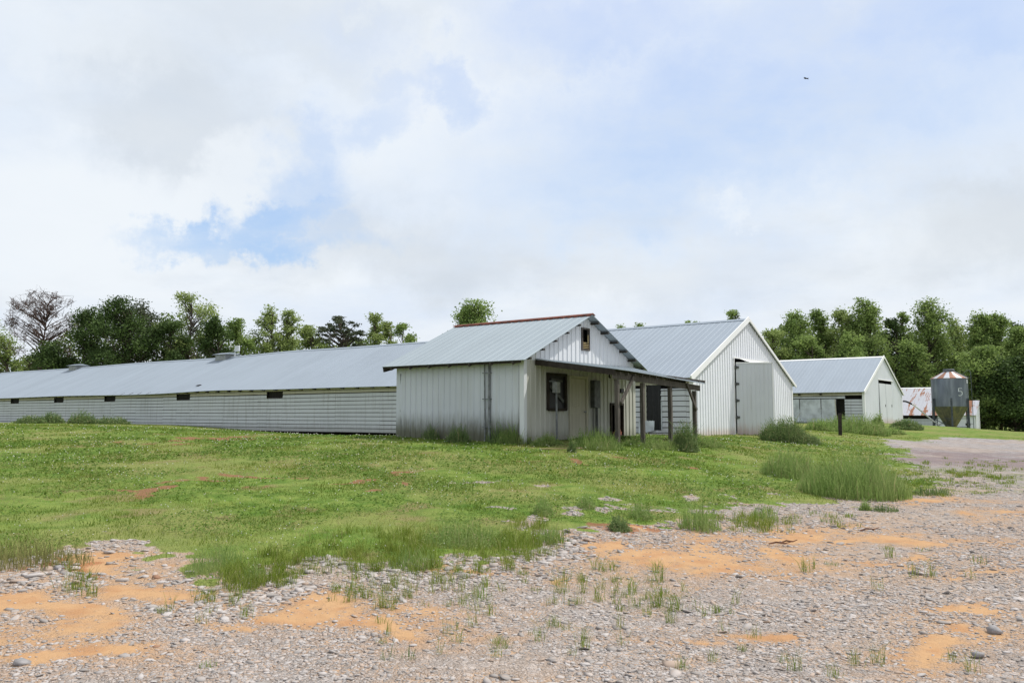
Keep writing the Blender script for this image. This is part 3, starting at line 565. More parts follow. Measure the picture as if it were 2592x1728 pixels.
for a in (
 ('tall_grass', 2160, 1250, 215, 104, 'very large stand of tall green seeding grass at the edge of the gravel lot', 'tall grass', 7000, 'weed', 'g', 2.2, .2),
 ('tall_grass', 2000, 1205, 120, 66, 'darker leafy weeds adjoining the left end of the very large grass stand', 'tall grass', 2600, 'weed', 'g', 1.6, .5),
 ('tall_grass', 2350, 1254, 90, 26, 'low dark grass tuft just right of the very large grass stand', 'tall grass', 600, 'bushleaf', 'g', None, .1),
 ('tall_grass', 2190, 1292, 26, 34, 'narrow upright tuft below the very large grass stand', 'tall grass', 260, 'weed', 'g', None, .1),
 ('tall_grass', 2240, 1296, 56, 24, 'dark short tuft on gravel in front of the large grass stand', 'tall grass', 360, 'bushleaf', 'g', None, .1),
 ('bush', 1985, 1118, 96, 62, 'rounded grey green bush before the right side of the big white gable', 'bush', 3400, 'bushleaf', 'g', 1.4, 1.6),
 ('bush', 2035, 1122, 70, 30, 'low sprawling bush at the right foot of the rounded grey green bush', 'bush', 1500, 'bushleaf', 'g', 1.0, 1.6),
 ('weed_clump', 2160, 1096, 150, 46, 'wide bank of weeds behind the short black fence post', 'weeds', 4200, 'weed', 'g', 3., .6),
 ('weed_clump', 2075, 1090, 60, 32, 'weeds below the pale side wall panels of the second barn', 'weeds', 1200, 'weed', 'g', None, .5),
 ('weed_clump', 2295, 1086, 66, 22, 'low green shrub at the right foot of the second barn gable', 'weeds', 1500, 'bushleaf', 'g', None, 1.2),
 ('sapling', 2222, 1082, 24, 36, 'small leafy sapling against the second barn gable', 'sapling', 240, 'weed', 'g', None, 3.),
 ('weed_clump', 2262, 1098, 50, 16, 'low weeds with straw at the corner of the gravel track', 'weeds', 600, 'weed', 'g', None, .6),
 ('weed_clump', 1735, 1138, 56, 60, 'dense dark green bush at the right end of the porch', 'bush', 1900, 'bushleaf', 'g', .9, 1.8),
 ('weed_clump', 1790, 1130, 80, 30, 'loose yellow green weeds right of the dark porch bush', 'weeds', 1100, 'weed', 'g', None, .7),
 ('weed_clump', 1650, 1134, 130, 34, 'grassy weeds round the feet of the two middle porch posts', 'weeds', 2200, 'weed', 'g', None, .5),
 ('weed_clump', 1510, 1134, 120, 52, 'tall green grass between the shed door and the first porch post', 'weeds', 2600, 'weed', 'g', 1., .25),
 ('weed_clump', 1448, 1144, 22, 36, 'small dark upright weed in front of the shed door', 'weeds', 260, 'bushleaf', 'g', None, 1.2),
 ('weed_clump', 1385, 1128, 70, 32, 'broad leafed weeds below the boarded shed window', 'weeds', 900, 'weed', 'g', None, 1.5),
 ('weed_clump', 1300, 1124, 90, 52, 'pale seeding grass at the near corner of the shed', 'weeds', 1700, 'weed', 'g', .7, .2),
 ('weed_clump', 1262, 1122, 60, 66, 'thin tall grass stems just right of the shed wall pipe', 'weeds', 420, 'bushleaf', 'g', .4, .1),
 ('weed_clump', 1160, 1120, 56, 52, 'dark grass clump against the middle of the shed side wall', 'weeds', 900, 'bushleaf', 'g', .4, .15),
 ('weed_clump', 1090, 1112, 40, 40, 'dark grass clump near the left end of the shed side wall', 'weeds', 600, 'bushleaf', 'g', .4, .15),
 ('weed_clump', 522, 1074, 46, 34, 'solitary yellow green grass tuft against the long barn wall', 'tall grass', 900, 'weed', 'g', None, .2),
 ('weed_clump', 75, 1071, 60, 20, 'leftmost low weeds along the foot of the long barn', 'weeds', 800, 'bushleaf', 'g', None, 1.),
 ('weed_clump', 130, 1071, 50, 28, 'dark rounded weeds second from the left along the long barn', 'weeds', 900, 'bushleaf', 'g', None, 1.),
 ('weed_clump', 210, 1072, 60, 30, 'tallest weeds with one dark stalk along the long barn', 'weeds', 1000, 'bushleaf', 'g', None, 1.),
 ('weed_clump', 285, 1073, 70, 20, 'low weeds at the right end of the weedy strip by the barn', 'weeds', 900, 'bushleaf', 'g', None, .8),
 ('grass_clump', 1770, 1340, 90, 78, 'tall bright grass clump on the edge of the bank above the orange clay', 'grass clump', 900, 'weed', 'g', .7, .1),
 ('grass_clump', 1935, 1316, 60, 50, 'medium grass clump right of the tall bright clump', 'grass clump', 420, 'weed', 'g', .5, .2),
 ('grass_clump', 1568, 1342, 46, 40, 'bushy dark green weed on the eroded bank', 'grass clump', 520, 'bushleaf', 'g', .35, 1.2),
 ('grass_clump', 1622, 1310, 50, 52, 'loose clover and grass clump right of the bushy dark weed', 'grass clump', 500, 'weed', 'g', .5, .6),
 ('grass_clump', 1376, 1302, 44, 44, 'rounded grass mound left of the pebble scar', 'grass clump', 800, 'weed', 'g', .5, .5),
 ('grass_clump', 1485, 1285, 40, 34, 'small grass mound above the pebble scar', 'grass clump', 560, 'weed', 'g', .45, .5),
 ('grass_clump', 1180, 1372, 190, 64, 'broad clump of clover and tall blades on the lower bank', 'grass clump', 1300, 'weed', 'g', .9, .6),
 ('grass_clump', 1390, 1372, 60, 56, 'thin upright grass clump at the toe of the bank', 'grass clump', 420, 'weed', 'g', .4, .1),
 ('grass_clump', 1055, 1436, 130, 60, 'tall thin grass growing out of gravel below the broad clover clump', 'grass clump', 950, 'weed', 'g', .5, .05),
 ('grass_clump', 545, 1440, 110, 70, 'thick bright grass clump hanging over the stony strip', 'grass clump', 800, 'weed', 'g', .8, .1),
 ('grass_clump', 645, 1478, 50, 74, 'narrow grass tuft on the stones right of the thick bright clump', 'grass clump', 320, 'weed', 'g', .25, .05),
 ('grass_clump', 60, 1425, 260, 64, 'brownish tall grass at the left edge of the bank', 'grass clump', 1700, 'dry', 'g', .7, .02),
 ('grass_tuft', 985, 1670, 34, 62, 'sparse dark grass tuft standing alone in the near gravel', 'grass tuft', 26, 'bushleaf', 'g', .1, 0),
 ('grass_tuft', 1033, 1668, 34, 40, 'shorter tuft just right of the sparse dark one', 'grass tuft', 26, 'bushleaf', 'g', .1, 0),
 ('grass_tuft', 1215, 1518, 60, 50, 'leaning green grass tuft in the middle of the gravel', 'grass tuft', 90, 'weed', 'g', .2, 0),
 ('grass_tuft', 528, 1690, 40, 26, 'small green tuft in the gravel at bottom left', 'grass tuft', 60, 'weed', 'g', .1, 0)):
    nm, px, py, w_, h_, lab, cat, n, mt, kd, dep, lf = a
    clump(nm, px, py, w_, h_, lab, cat, n, mt, kd, dep, lf)

# sticks on the gravel
for px, py, ln, ang_, lab in ((1975, 1383, .27, -.25, 'longer dark stick lying on the gravel beside the orange clay'), (1998, 1378, .2, -.05, 'shorter stick lying just behind the longer one'), (2202, 1345, .28, .1, 'brown stick on the right end of the orange clay strip')):
    p = ground(px, py); z = hz1(*p)+.02; c_, s_ = math.cos(ang_)*ln/2, math.sin(ang_)*ln/2
    o = MB().tube([(-c_, -s_, 0), (-c_*.3, -s_*.3+.02, .02), (c_*.4, s_*.4-.015, .015), (c_, s_, .035)], [.008, .011, .009, .005], 7).build('stick', M['stick']); o.location = (p[0], p[1], z); tag(o, lab, 'stick')

# ------------------------------------------------------------------ building helpers
def intervals(z0, z1, ops, a, b):
    iv = [(z0, z1)]
    for (oa, ob, c, d) in ops:
        if oa < b-1e-6 and ob > a+1e-6:
            nv = []
            for p, q in iv:
                if c > p: nv.append((p, min(q, c)))
                if d < q: nv.append((max(p, d), q))
            iv = [t for t in nv if t[1]-t[0] > 1e-4]
    return iv
def ribwall(mb, s0, s1, zb, zt, T, sp=.23, h=.022, rw=.045, ops=(), phase=.1):
    """vertical ribbed metal; T(s, z, off) maps to the building frame"""
    pts = [(s0, 0.), (s1, 0.)]; s = s0+phase
    while s < s1-rw:
        pts += [(s, 0.), (s+rw*.3, h), (s+rw*.7, h), (s+rw, 0.)]; s += sp
    pts.sort(); xs = [p[0] for p in pts]; os_ = [p[1] for p in pts]
    extra = [e for o in ops for e in o[:2] if s0 < e < s1] + ([(s0+s1)/2] if callable(zt) else [])
    for e in extra: pts.append((e, float(np.interp(e, xs, os_))))
    pts.sort(); f = zt if callable(zt) else (lambda s: zt); g = zb if callable(zb) else (lambda s: zb)
    for (a, oa), (b, ob) in zip(pts[:-1], pts[1:]):
        if b-a < 1e-5: continue
        mid = (a+b)/2
        for p, q in intervals(g(mid), f(mid), ops, a, b):
            qa, qb = (f(a), f(b)) if abs(q-f(mid)) < 1e-6 else (q, q); pa, pb = (g(a), g(b)) if abs(p-g(mid)) < 1e-6 else (p, p)
            mb.poly([T(a, pa, oa), T(b, pb, ob), T(b, qb, ob), T(a, qa, oa)])
def siding(mb, s0, s1, z0, z1, T, ex=.215, ops=(), seg=3.66, gap=.032, depth=.03):
    cuts = sorted({s0, s1} | {s0+k*seg for k in range(int((s1-s0)/seg)+1)} | {e for o in ops for e in o[:2] if s0 < e < s1})
    nb = int(round((z1-z0)/ex)); ex = (z1-z0)/nb
    for a, b in zip(cuts[:-1], cuts[1:]):
        if b-a < .01: continue
        w0 = rng.normal(0, .004)
        for k in range(nb):
            w1, w2 = rng.normal(0, .003, 2)
            for p, q in intervals(z0+k*ex+gap/2+w0, z0+(k+1)*ex-gap/2+w0, ops, a, b):
                o1, o2 = depth, .006
                mb.poly([T(a+.002, p+w1, o1), T(b-.002, p+w2, o1), T(b-.002, q+w2, o2), T(a+.002, q+w1, o2)])
                mb.poly([T(a+.002, p+w1, 0), T(b-.002, p+w2, 0), T(b-.002, p+w2, o1), T(a+.002, p+w1, o1)])
def roofslope(mb, y0, y1, xe, ze, xr, zr, sp=.23, h=.012, rw=.04, phase=.05, sag=None):
    """ribbed sheet from eave (xe, ze) to ridge (xr, zr), with an underside 25 mm below"""
    L_ = math.hypot(xr-xe, zr-ze); nx, nz = -(zr-ze)/L_, abs(xr-xe)/L_
    if xr < xe: nx, nz = (zr-ze)/L_, abs(xr-xe)/L_
    sag = sag or (lambda y: 0.)
    pts = [(y0, 0.), (y1, 0.)]; s = y0+phase
    while s < y1-rw: pts += [(s, 0.), (s+rw*.3, h), (s+rw*.7, h), (s+rw, 0.)]; s += sp
    pts.sort()
    def P(y, o, t):
        x = xe+(xr-xe)*t; z = ze+(zr-ze)*t; return (x+nx*o, y, z+nz*o+sag(y))
    for (a, oa), (b, ob) in zip(pts[:-1], pts[1:]):
        if b-a < 1e-5: continue
        mb.poly([P(a, oa, 0), P(b, ob, 0), P(b, ob, 1), P(a, oa, 1)])
        mb.poly([P(a, oa, 0), P(a, -.012, 0), P(b, -.012, 0), P(b, ob, 0)])
    for (p, q) in ((y0, y1),):
        k = 24
        for i in range(k):
            a, b = p+(q-p)*i/k, p+(q-p)*(i+1)/k
            mb.poly([P(a, -.012, 0), P(a, -.012, 1), P(b, -.012, 1), P(b, -.012, 0)])
        for y in (p, q): mb.poly([P(y, -.012, 0), P(y, 0, 0), P(y, 0, 1), P(y, -.012, 1)])
def ridgecap(mb, y0, y1, x, z, wd, slope, sp=.23, lift=.028, drop=0., sag=None):
    sag = sag or (lambda y: 0.); k = int((y1-y0)/3)+1
    for i in range(k):
        a, b = y0+(y1-y0)*i/k, y0+(y1-y0)*(i+1)/k
        for s in (-1, 1):
            p = lambda y, t, o: (x+s*t, y, z+lift+o-t*slope+sag(y))
            mb.poly([p(a, 0, 0), p(b, 0, 0), p(b, wd, 0), p(a, wd, 0)]); mb.poly([p(a, wd, 0), p(b, wd, 0), p(b, wd, -.02), p(a, wd, -.02)])
    for y in (y0, y1): mb.poly([(x-wd, y, z+lift-wd*slope+sag(y)), (x, y, z+lift+sag(y)), (x+wd, y, z+lift-wd*slope+sag(y)), (x, y, z+sag(y)-.02)])
TG = lambda s, z, o: (s, -o, z)          # near gable, facing -y
TS = lambda s, z, o: (-o, s, z)          # near side wall, facing -x

# ------------------------------------------------------------------ 1. the small shed with its porch
W_, L_ = 6.4, 5.03
shed = empty('shed', S0, A2, label='small white ribbed metal shed with a lean-to porch and a rusty red ridge', cat='shed')
sl_ = (4.01-2.42)/3.55
ztop = lambda s: 2.42+sl_*(.35+min(s, W_-s))-.03
mb = MB(); gap = [(4.74, 4.84, 1.1, 1.95)]
siding_ops = []
ribwall(mb, 0, 4.72, -.15, 2.545, TS, .235, .024, .05, phase=.16); ribwall(mb, 4.86, L_, -.15, 2.545, TS, 9, .02, phase=5)
# buckled panel edge near the far corner
for z0, z1, o0, o1 in ((-.15, .7, 0, .0), (.7, 1.45, .0, .055), (1.45, 2.0, .055, .02), (2.0, 2.545, .02, 0)):
    mb.poly([TS(4.72, z0, 0), TS(4.80+o0, z0, o0), TS(4.80+o1, z1, o1), TS(4.72, z1, 0)])
mb.poly([TS(4.86, -.15, 0), TS(4.80, -.15, .0), TS(4.83, 1.0, .0), TS(4.86, 1.0, 0)]); mb.poly([TS(4.86, 2.2, 0), TS(4.80, 2.2, .0), TS(4.80, 2.545, .0), TS(4.86, 2.545, 0)])
mb.build('side_wall', M['shed_wall'], shed)
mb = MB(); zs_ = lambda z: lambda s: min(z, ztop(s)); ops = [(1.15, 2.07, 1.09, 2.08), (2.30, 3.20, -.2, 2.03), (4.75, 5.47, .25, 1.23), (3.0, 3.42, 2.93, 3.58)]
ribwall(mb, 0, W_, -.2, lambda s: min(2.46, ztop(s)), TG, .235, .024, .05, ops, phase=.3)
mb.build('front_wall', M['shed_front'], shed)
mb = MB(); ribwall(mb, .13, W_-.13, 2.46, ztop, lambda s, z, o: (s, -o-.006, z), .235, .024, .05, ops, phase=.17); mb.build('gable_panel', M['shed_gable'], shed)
mb = MB()
ribwall(mb, 0, W_, -.2, ztop, lambda s, z, o: (s, L_+o, z)); ribwall(mb, 0, L_, -.2, 2.545, lambda s, z, o: (W_+o, s, z)); mb.build('back_walls', M['shed_wall'], shed)
mb = MB(); mb.box((.03, .04, -.2), (.06, L_-.04, 2.5)); mb.box((W_-.06, .04, -.2), (W_-.03, L_-.04, 2.5)); mb.box((.06, .04, -.2), (W_-.06, L_-.04, -.1)); mb.box((.06, L_-.06, -.1), (W_-.06, L_-.03, 2.5))
mb.box((.06, 1.6, -.1), (W_-.06, 1.63, 2.6)); mb.build('inner_lining', M['void'], shed)
mb = MB(); mb.box((-.035, -.035, -.15), (.10, -.003, 2.55)); mb.box((-.035, -.003, -.15), (-.003, .12, 2.52)); mb.build('corner_trim', M['shed_gable'], shed)
mb = MB(); roofslope(mb, -.3, L_+.32, -.35, 2.42, W_/2, 4.01, .30, .007, .03); mb.build('roof', M['roof_shed'], shed)
mb = MB(); roofslope(mb, -.3, L_+.32, W_+.35, 2.42, W_/2, 4.01, .30, .007, .03); mb.build('roof', M['roof_shed'], shed)
mb = MB(); ridgecap(mb, -.32, L_+.35, W_/2, 4.03, .13, sl_)
y = -.3
while y < L_+.22:
    mb.box((W_/2-.145, y, 4.03-.13*sl_-.035), (W_/2-.125, y+.15, 4.03-.13*sl_+.03)); y += .235
mb.build('ridge_cap', M['rust_red'], shed)
lk = None
for i in range(6):            # purlin ends under the right-hand verge
    t = (i+.35)/6; x = W_+.3-(W_/2+.3)*t; z = 2.42+sl_*(W_+.35-x)-.075
    o = MB().beam((0, -.29, 0), (0, .3, 0), .09, .05).build('purlin_end', M['darkwood'], shed) if lk is None else copy_part(lk, shed)
    lk = lk or o; o.location = (x, 0, z)
for i in range(5):
    t = (i+.3)/5; x = -.25+(W_/2)*t; o = copy_part(lk, shed); o.location = (x, 0, 2.42+sl_*(x+.35)-.075)
rt = None
for y in (.15, .95, 1.75, 2.55, 3.35, 4.15, 4.95):
    if rt is None: rt = MB().beam((-.33, 0, 2.335), (.2, 0, 2.335+.53*sl_), .04, .09).build('rafter_tail', M['wood'], shed)
    else: copy_part(rt, shed, (0, y-.15, 0)); continue
    rt.location = (0, 0, 0)
    for v in rt.data.vertices: v.co.y += .15
mb = MB(); mb.beam((-.3, L_+.28, 2.33), (-.02, L_+.28, 2.40), .06, .16); mb.beam((-.28, -.1, 2.38), (-.28, L_+.26, 2.38), .03, .07); mb.build('eave_board', M['darkwood'], shed)
# gable vent
v = MB(); v.box((2.98, -.05, 2.90), (3.03, .03, 3.61)); v.box((3.39, -.05, 2.90), (3.44, .03, 3.61)); v.box((3.03, -.05, 3.565), (3.39, .03, 3.61)); v.box((3.03, -.05, 2.90), (3.39, .03, 2.945))
vent = v.build('gable_vent', M['wood'], shed); v = MB()
for k in range(4): v.beam((3.03, -.02, 2.97+k*.055), (3.39, -.02, 2.97+k*.055), .05, .012, (0, .5, 1))
v.build('louvre', M['ochre'], vent); MB().box((3.33, -.03, 3.15), (3.385, -.015, 3.40)).build('curtain_scrap', M['ochre'], vent)
# window with black boards
v = MB(); v.box((1.10, -.06, 1.04), (1.18, .03, 2.13)); v.box((2.04, -.06, 1.04), (2.12, .03, 2.13)); v.box((1.18, -.06, 2.05), (2.04, .03, 2.13)); v.box((1.18, -.09, 1.02), (2.04, .03, 1.10))
win = v.build('window', M['darkwood'], shed); MB().box((1.18, .0, 1.10), (2.04, .02, 2.05)).build('window_board', M['dark'], win)
MB().beam((1.25, -.03, 1.75), (1.95, -.03, 1.3), .02, .09).beam((1.3, -.03, 1.95), (1.9, -.03, 1.9), .02, .06).build('loose_board', M['box_dark'], win)
# door
v = MB(); v.box((2.24, -.07, -.2), (2.31, .03, 2.09)); v.box((3.19, -.07, -.2), (3.27, .03, 2.09)); v.box((2.31, -.07, 2.02), (3.19, .03, 2.09)); fr = v.build('door_frame', M['cream'], shed)
dr = MB().box((2.32, -.02, -.2), (3.18, .02, 2.01)).build('door', M['cream'], shed, bevel=.004); v = MB()
for (a, b, c, d) in ((2.42, 2.70, 1.15, 1.85), (2.80, 3.08, 1.15, 1.85), (2.42, 2.70, .1, .95), (2.80, 3.08, .1, .95)): v.box((a, -.032, c), (b, -.021, d))
v.build('door_panel', M['cream'], dr, bevel=.006); MB().tube([(3.1, -.02, 1.0), (3.1, -.09, 1.0)], [.02, .035], 10).build('handle', M['box_grey'], dr)
# low opening
v = MB(); v.box((4.68, -.05, .15), (4.76, .04, 1.29)); v.box((5.46, -.05, .15), (5.52, .04, 1.29)); v.box((4.76, -.05, 1.22), (5.46, .04, 1.29)); v.box((4.76, -.07, .15), (5.46, .04, .25)); ho = v.build('low_opening', M['darkwood'], shed)
MB().box((4.95, -.02, .25), (5.4, .1, .36)).box((5.05, -.04, .36), (5.3, .05, .43)).build('brick_rubble', simple('broken_red_brick', (.25, .09, .06), .9), ho)
# conduits and meter boxes
v = MB(); v.tube([(-.045, 1.39, 2.42), (-.045, 1.36, -.1)], .02, 8); v.tube([(-.045, 1.22, 2.40), (-.045, 1.20, -.1)], .038, 8)
for z in (.55, 1.35, 2.1): v.box((-.06, 1.12, z), (-.02, 1.46, z+.025))
v.build('wall_conduit', M['grey_pvc'], shed)
v = MB(); v.tube([(1.31, -.22, -.3), (1.30, -.22, 1.55)], .03, 8); v.box((1.15, -.2, 1.86), (1.3, -.005, 1.9)); cp = v.build('conduit_post', M['grey_pvc'], shed)
MB().box((1.17, -.32, 1.54), (1.36, -.16, 1.86)).build('meter_box', M['box_grey'], cp, bevel=.01)
v = MB(); v.box((3.50, -.16, 1.12), (3.86, -.005, 1.98)); pb = v.build('breaker_panel', M['box_dark'], shed, bevel=.012)
MB().tube([(3.75, -.08, 1.12), (3.75, -.08, -.2)], .045, 8).tube([(3.58, -.05, 1.12), (3.58, -.05, -.2)], .012, 6).build('panel_conduit', M['box_dark'], pb)
MB().box((5.12, -.18, 1.62), (5.32, -.005, 1.76)).build('outlet_box', M['dark'], shed, bevel=.01)
# porch: attached to the front wall, sloping outward
PD, Pa, Pb = 2.65, .5, 5.97
def pz(s, p): return 2.50 - (.38+.02*(s-1))*p/PD - .022*max(0, s-1)*p/PD
porch = MB(); sp = .23; pts = [(Pa, 0.)]; s = Pa+.06
while s < Pb-.06: pts += [(s, 0.), (s+.015, .02), (s+.035, .02), (s+.05, 0.)]; s += sp
pts.append((Pb, 0.))
for (a, oa), (b, ob) in zip(pts[:-1], pts[1:]):
    for p0, p1 in ((0.03, PD*.5), (PD*.5, PD+.12)):
        q = lambda s_, p, o: (s_, -p, pz(s_, p)+o)
        porch.poly([q(a, p0, oa), q(b, p0, ob), q(b, p1, ob), q(a, p1, oa)]); porch.poly([q(a, p0, -.012), q(b, p0, -.012), q(b, p1, -.012), q(a, p1, -.012)])
    porch.poly([(a, -PD-.12, pz(a, PD+.12)+oa), (b, -PD-.12, pz(b, PD+.12)+ob), (b, -PD-.12, pz(b, PD+.12)-.012), (a, -PD-.12, pz(a, PD+.12)-.012)])
for s in (Pa, Pb): porch.poly([(s, -.03, pz(s, 0)), (s, -PD-.12, pz(s, PD+.12)), (s, -PD-.12, pz(s, PD+.12)-.012), (s, -.03, pz(s, 0)-.012)])
pr = porch.build('porch_roof', M['roof_shed'], shed)
v = MB(); v.beam((Pa+.02, -.05, 2.40), (Pa+.02, -PD, pz(Pa, PD)-.10), .045, .15); v.beam((Pa, -.06, 2.38), (Pb, -.06, 2.38), .05, .12); v.build('edge_rafter', M['darkwood'], pr)
v = MB(); k = 10
for i in range(k):
    a, b = Pa+(Pb-.1-Pa)*i/k, Pa+(Pb-.1-Pa)*(i+1)/k; v.beam((a, -PD+.06, pz(a, PD)-.17), (b+.002, -PD+.06, pz(b, PD)-.17), .05, .17)
v.build('porch_beam', M['wood'], pr)
r0 = None
for i in range(14):
    s = Pa+.22+i*.41; o = MB().beam((0, -.05, 0), (0, -PD-.05, -.42), .04, .09).build('rafter', M['wood'], pr) if r0 is None else copy_part(r0, pr)
    r0 = r0 or o; o.location = (s, 0, pz(s, 0)-.068-(s-Pa)*.012)
v = MB(); v.beam((Pa, -.9, pz(3, .9)-.035), (Pb, -.9, pz(5, .9)-.06), .08, .03); v.beam((Pa, -1.8, pz(3, 1.8)-.035), (Pb, -1.8, pz(5, 1.8)-.06), .08, .03); v.build('purlin', M['wood'], pr)
for s, wd, lean in ((.72, .11, .015), (2.16, .11, -.01), (3.84, .11, .01), (5.53, .11, .0)):
    p = S0+s*d2-(PD-.08)*d1; zg = hz1(p[0], p[1])-S0[2]; top = pz(s, PD)-.27
    v = MB(); n = 6
    for i in range(n):
        t0, t1 = i/n, (i+1)/n; za, zb_ = zg-.25+(top-zg+.25)*t0, zg-.25+(top-zg+.25)*t1
        v.beam((s+lean*math.sin(3*t0)*2, -PD+.08, za), (s+lean*math.sin(3*t1)*2, -PD+.08, zb_+.001), wd, wd, (0, 1, 0))
    v.build('porch_post', M['wood'], pr, bevel=.006)
MB().beam((.80, -PD+.0, 1.22), (1.55, -PD-.0, 1.98), .05, .09).build('brace', M['wood'], pr); MB().beam((5.50, -PD+.0, 1.05), (4.85, -PD+.0, 1.86), .05, .09).build('brace', M['wood'], pr)
MB().tube([(4.0, -.4, 2.25), (4.0, -.4, 2.1), (4.05, -.4, 2.08)], .03, 6).build('light_socket', M['dark'], pr)

# ------------------------------------------------------------------ 2 and 3. the long barns
def barn(name, O, Ln, label, doorstyle, side_ops, sag=None, W_=12., tails=True):
    root = empty(name, O, A2, label=label, cat='barn'); ze, zr, sl = 2.37, 5.36, (5.36-2.37)/6.35
    sag = sag or (lambda y: 0.)
    zt = lambda s: ze+sl*(.35+min(s, W_-s))-.04
    ops = [(4.30, 8.5, -.4, 3.42)]
    mb = MB(); ribwall(mb, 0, W_, -.12 if doorstyle == 'a' else lambda s: -.05-.03*s, zt, TG, .265, .026, .055, ops, .12); mb.build('front_wall', M['barn_gable'], root)
    mb = MB(); ribwall(mb, 0, W_, -.3, zt, lambda s, z, o: (s, Ln+o, z), .265, .02); ribwall(mb, 0, Ln, -.3, 2.5, lambda s, z, o: (W_+o, s, z), .265, .02); mb.build('back_walls', M['barn_gable'], root)
    mb = MB(); siding(mb, .1, Ln, -.12, 2.08, TS, ops=side_ops); sw = mb.build('side_wall', M['siding'], root)
    mb = MB(); siding(mb, .1, Ln, 2.10, 2.46, TS, ex=.18, ops=side_ops, depth=.022); mb.build('upper_boards', M['cream'], root)
    bk = MB()
    cuts = sorted({.1, Ln} | {e for o in side_ops for e in o[:2]})
    for a, b in zip(cuts[:-1], cuts[1:]):
        for p, q in intervals(-.12, 2.46, side_ops, a, b): bk.box((.012, a, p), (.03, b, q))
    bk.build('wall_backing', M['darkwood'], root)
    mb = MB(); mb.box((.35, .3, -.7), (.42, Ln-.3, -.12)); mb.box((.03, .1, -.14), (W_-.03, Ln-.1, -.10)); mb.box((.4, 9, -.1), (.45, Ln-.3, .1)); mb.build('floor_frame', M['void'], root)
    mb = MB(); mb.box((-.032, -.035, -.14), (.13, -.004, 2.52)); mb.box((-.034, -.004, -.14), (-.004, .14, 2.50)); mb.build('corner_trim', M['trim'], root)
    MB().box((W_-.1, -.032, -.3), (W_+.03, -.004, 2.5)).build('corner_trim', M['trim'], root)
    for xe in (-.35, W_+.35):
        mb = MB(); roofslope(mb, -.08, Ln+.1, xe, ze, W_/2, zr, .30, .008, .035, sag=sag); mb.build('roof', M['roof'], root)
    mb = MB(); ridgecap(mb, -.1, Ln+.12, W_/2, zr, .22, sl, lift=.03, sag=sag); mb.build('ridge_cap', M['trim' if doorstyle == 'b' else 'roof'], root)
    mb = MB()
    for s in (-1, 1):
        x0 = W_/2+s*(W_/2+.37); mb.beam((x0, -.115, ze-.03), (W_/2+s*.0, -.115, zr-.01), .05, .24 if s < 0 else .12)
    mb.build('barge_board', M['trim'], root)
    if tails:
        t0 = MB().poly([(-.34, -.02, 2.345), (-.34, .02, 2.345), (.0, .02, 2.50), (.0, -.02, 2.50)]).poly([(-.34, -.02, 2.345), (.0, -.02, 2.50), (.0, -.02, 2.32)]).poly([(-.34, .02, 2.345), (.0, .02, 2.32), (.0, .02, 2.50)]).poly([(-.34, -.02, 2.345), (0, -.02, 2.32), (0, .02, 2.32), (-.34, .02, 2.345)]).build('rafter_tail', M['darkwood'], root)
        t0.location = (0, .6, 0); n = min(70, int((Ln-.6)/1.22))
        for k in range(1, n): copy_part(t0, root, (0, .6+k*1.22, 0))
    return root, sl, ze, zr, sag
wins = [(26.9, 28.43), (37.0, 38.6), (47.1, 48.7), (55.5, 57.1), (63.9, 65.5)]
opsA = [(a, b, 1.91, 2.29) for a, b in wins] + [(.30, 1.46, 1.95, 2.33), (1.46, 2.12, .22, 2.1), (2.2, 2.9, 1.98, 2.08)]
sagA = lambda y: .10*math.exp(-((y-34)/5)**2)-.05*math.exp(-((y-46)/7)**2)-.03*math.sin(y*.21)
ba, sl, ze, zr, sg = barn('long_barn', B0, 83.5, 'very long low white barn with lap siding running left behind the shed', 'a', opsA, sagA)
for a, b in wins:
    v = MB(); v.box((-.028, a-.03, 1.89), (.03, a, 2.31)); v.box((-.028, b, 1.89), (.03, b+.03, 2.31)); v.box((-.03, a, 1.88), (.03, b, 1.91)); o = v.build('side_opening', M['darkwood'], ba)
    MB().box((.1, a-.02, 1.85), (.12, b+.02, 2.35)).build('interior_shade_sheet', M['void'], o)  # black sheet behind the opening, painted in for the shade inside
# open side bay under the porch end
v = MB(); 
for i in range(8):
    a, b = 1.44+.69*i/8, 1.44+.69*(i+1)/8; oa, ob = .04+.03*math.sin(i*2.1), .04+.03*math.sin((i+1)*2.1); v.poly([(-oa, a, .24), (-ob, b, .24), (-ob*.4, b, 2.12), (-oa*.4, a, 2.12)]); v.poly([(-oa+.01, a, .24), (-ob+.01, b, .24), (-ob*.4+.01, b, 2.12), (-oa*.4+.01, a, 2.12)])
v.build('black_curtain', M['dark'], ba)
v = MB()
for i in range(6):
    a, b = 1.75+.75*i/6, 1.75+.75*(i+1)/6; f = lambda t: .09+.025*math.sin(t*9); v.poly([(-f(a), a, .2-.03*i), (-f(b), b, .2-.03*(i+1)), (-f(b)*.7, b, .62), (-f(a)*.7, a, .60)]); v.poly([(-f(a)+.012, a, .2-.03*i), (-f(b)+.012, b, .2-.03*(i+1)), (-f(b)*.7+.012, b, .62), (-f(a)*.7+.012, a, .60)])
v.build('white_flap', M['tarp'], ba)
MB().box((-.07, 2.13, .1), (-.035, 2.22, 2.1)).build('bay_post', M['cream'], ba); MB().box((-.05, 1.40, .22), (-.035, 1.44, 1.4)).build('curtain_edge', M['tarp'], ba)
MB().box((-.06, .15, -.14), (-.035, 8., .06)).build('sill_board', M['cream'], ba); MB().box((.5, .2, .2), (.52, 3.2, 2.4)).build('interior_shade_sheet', M['void'], ba)
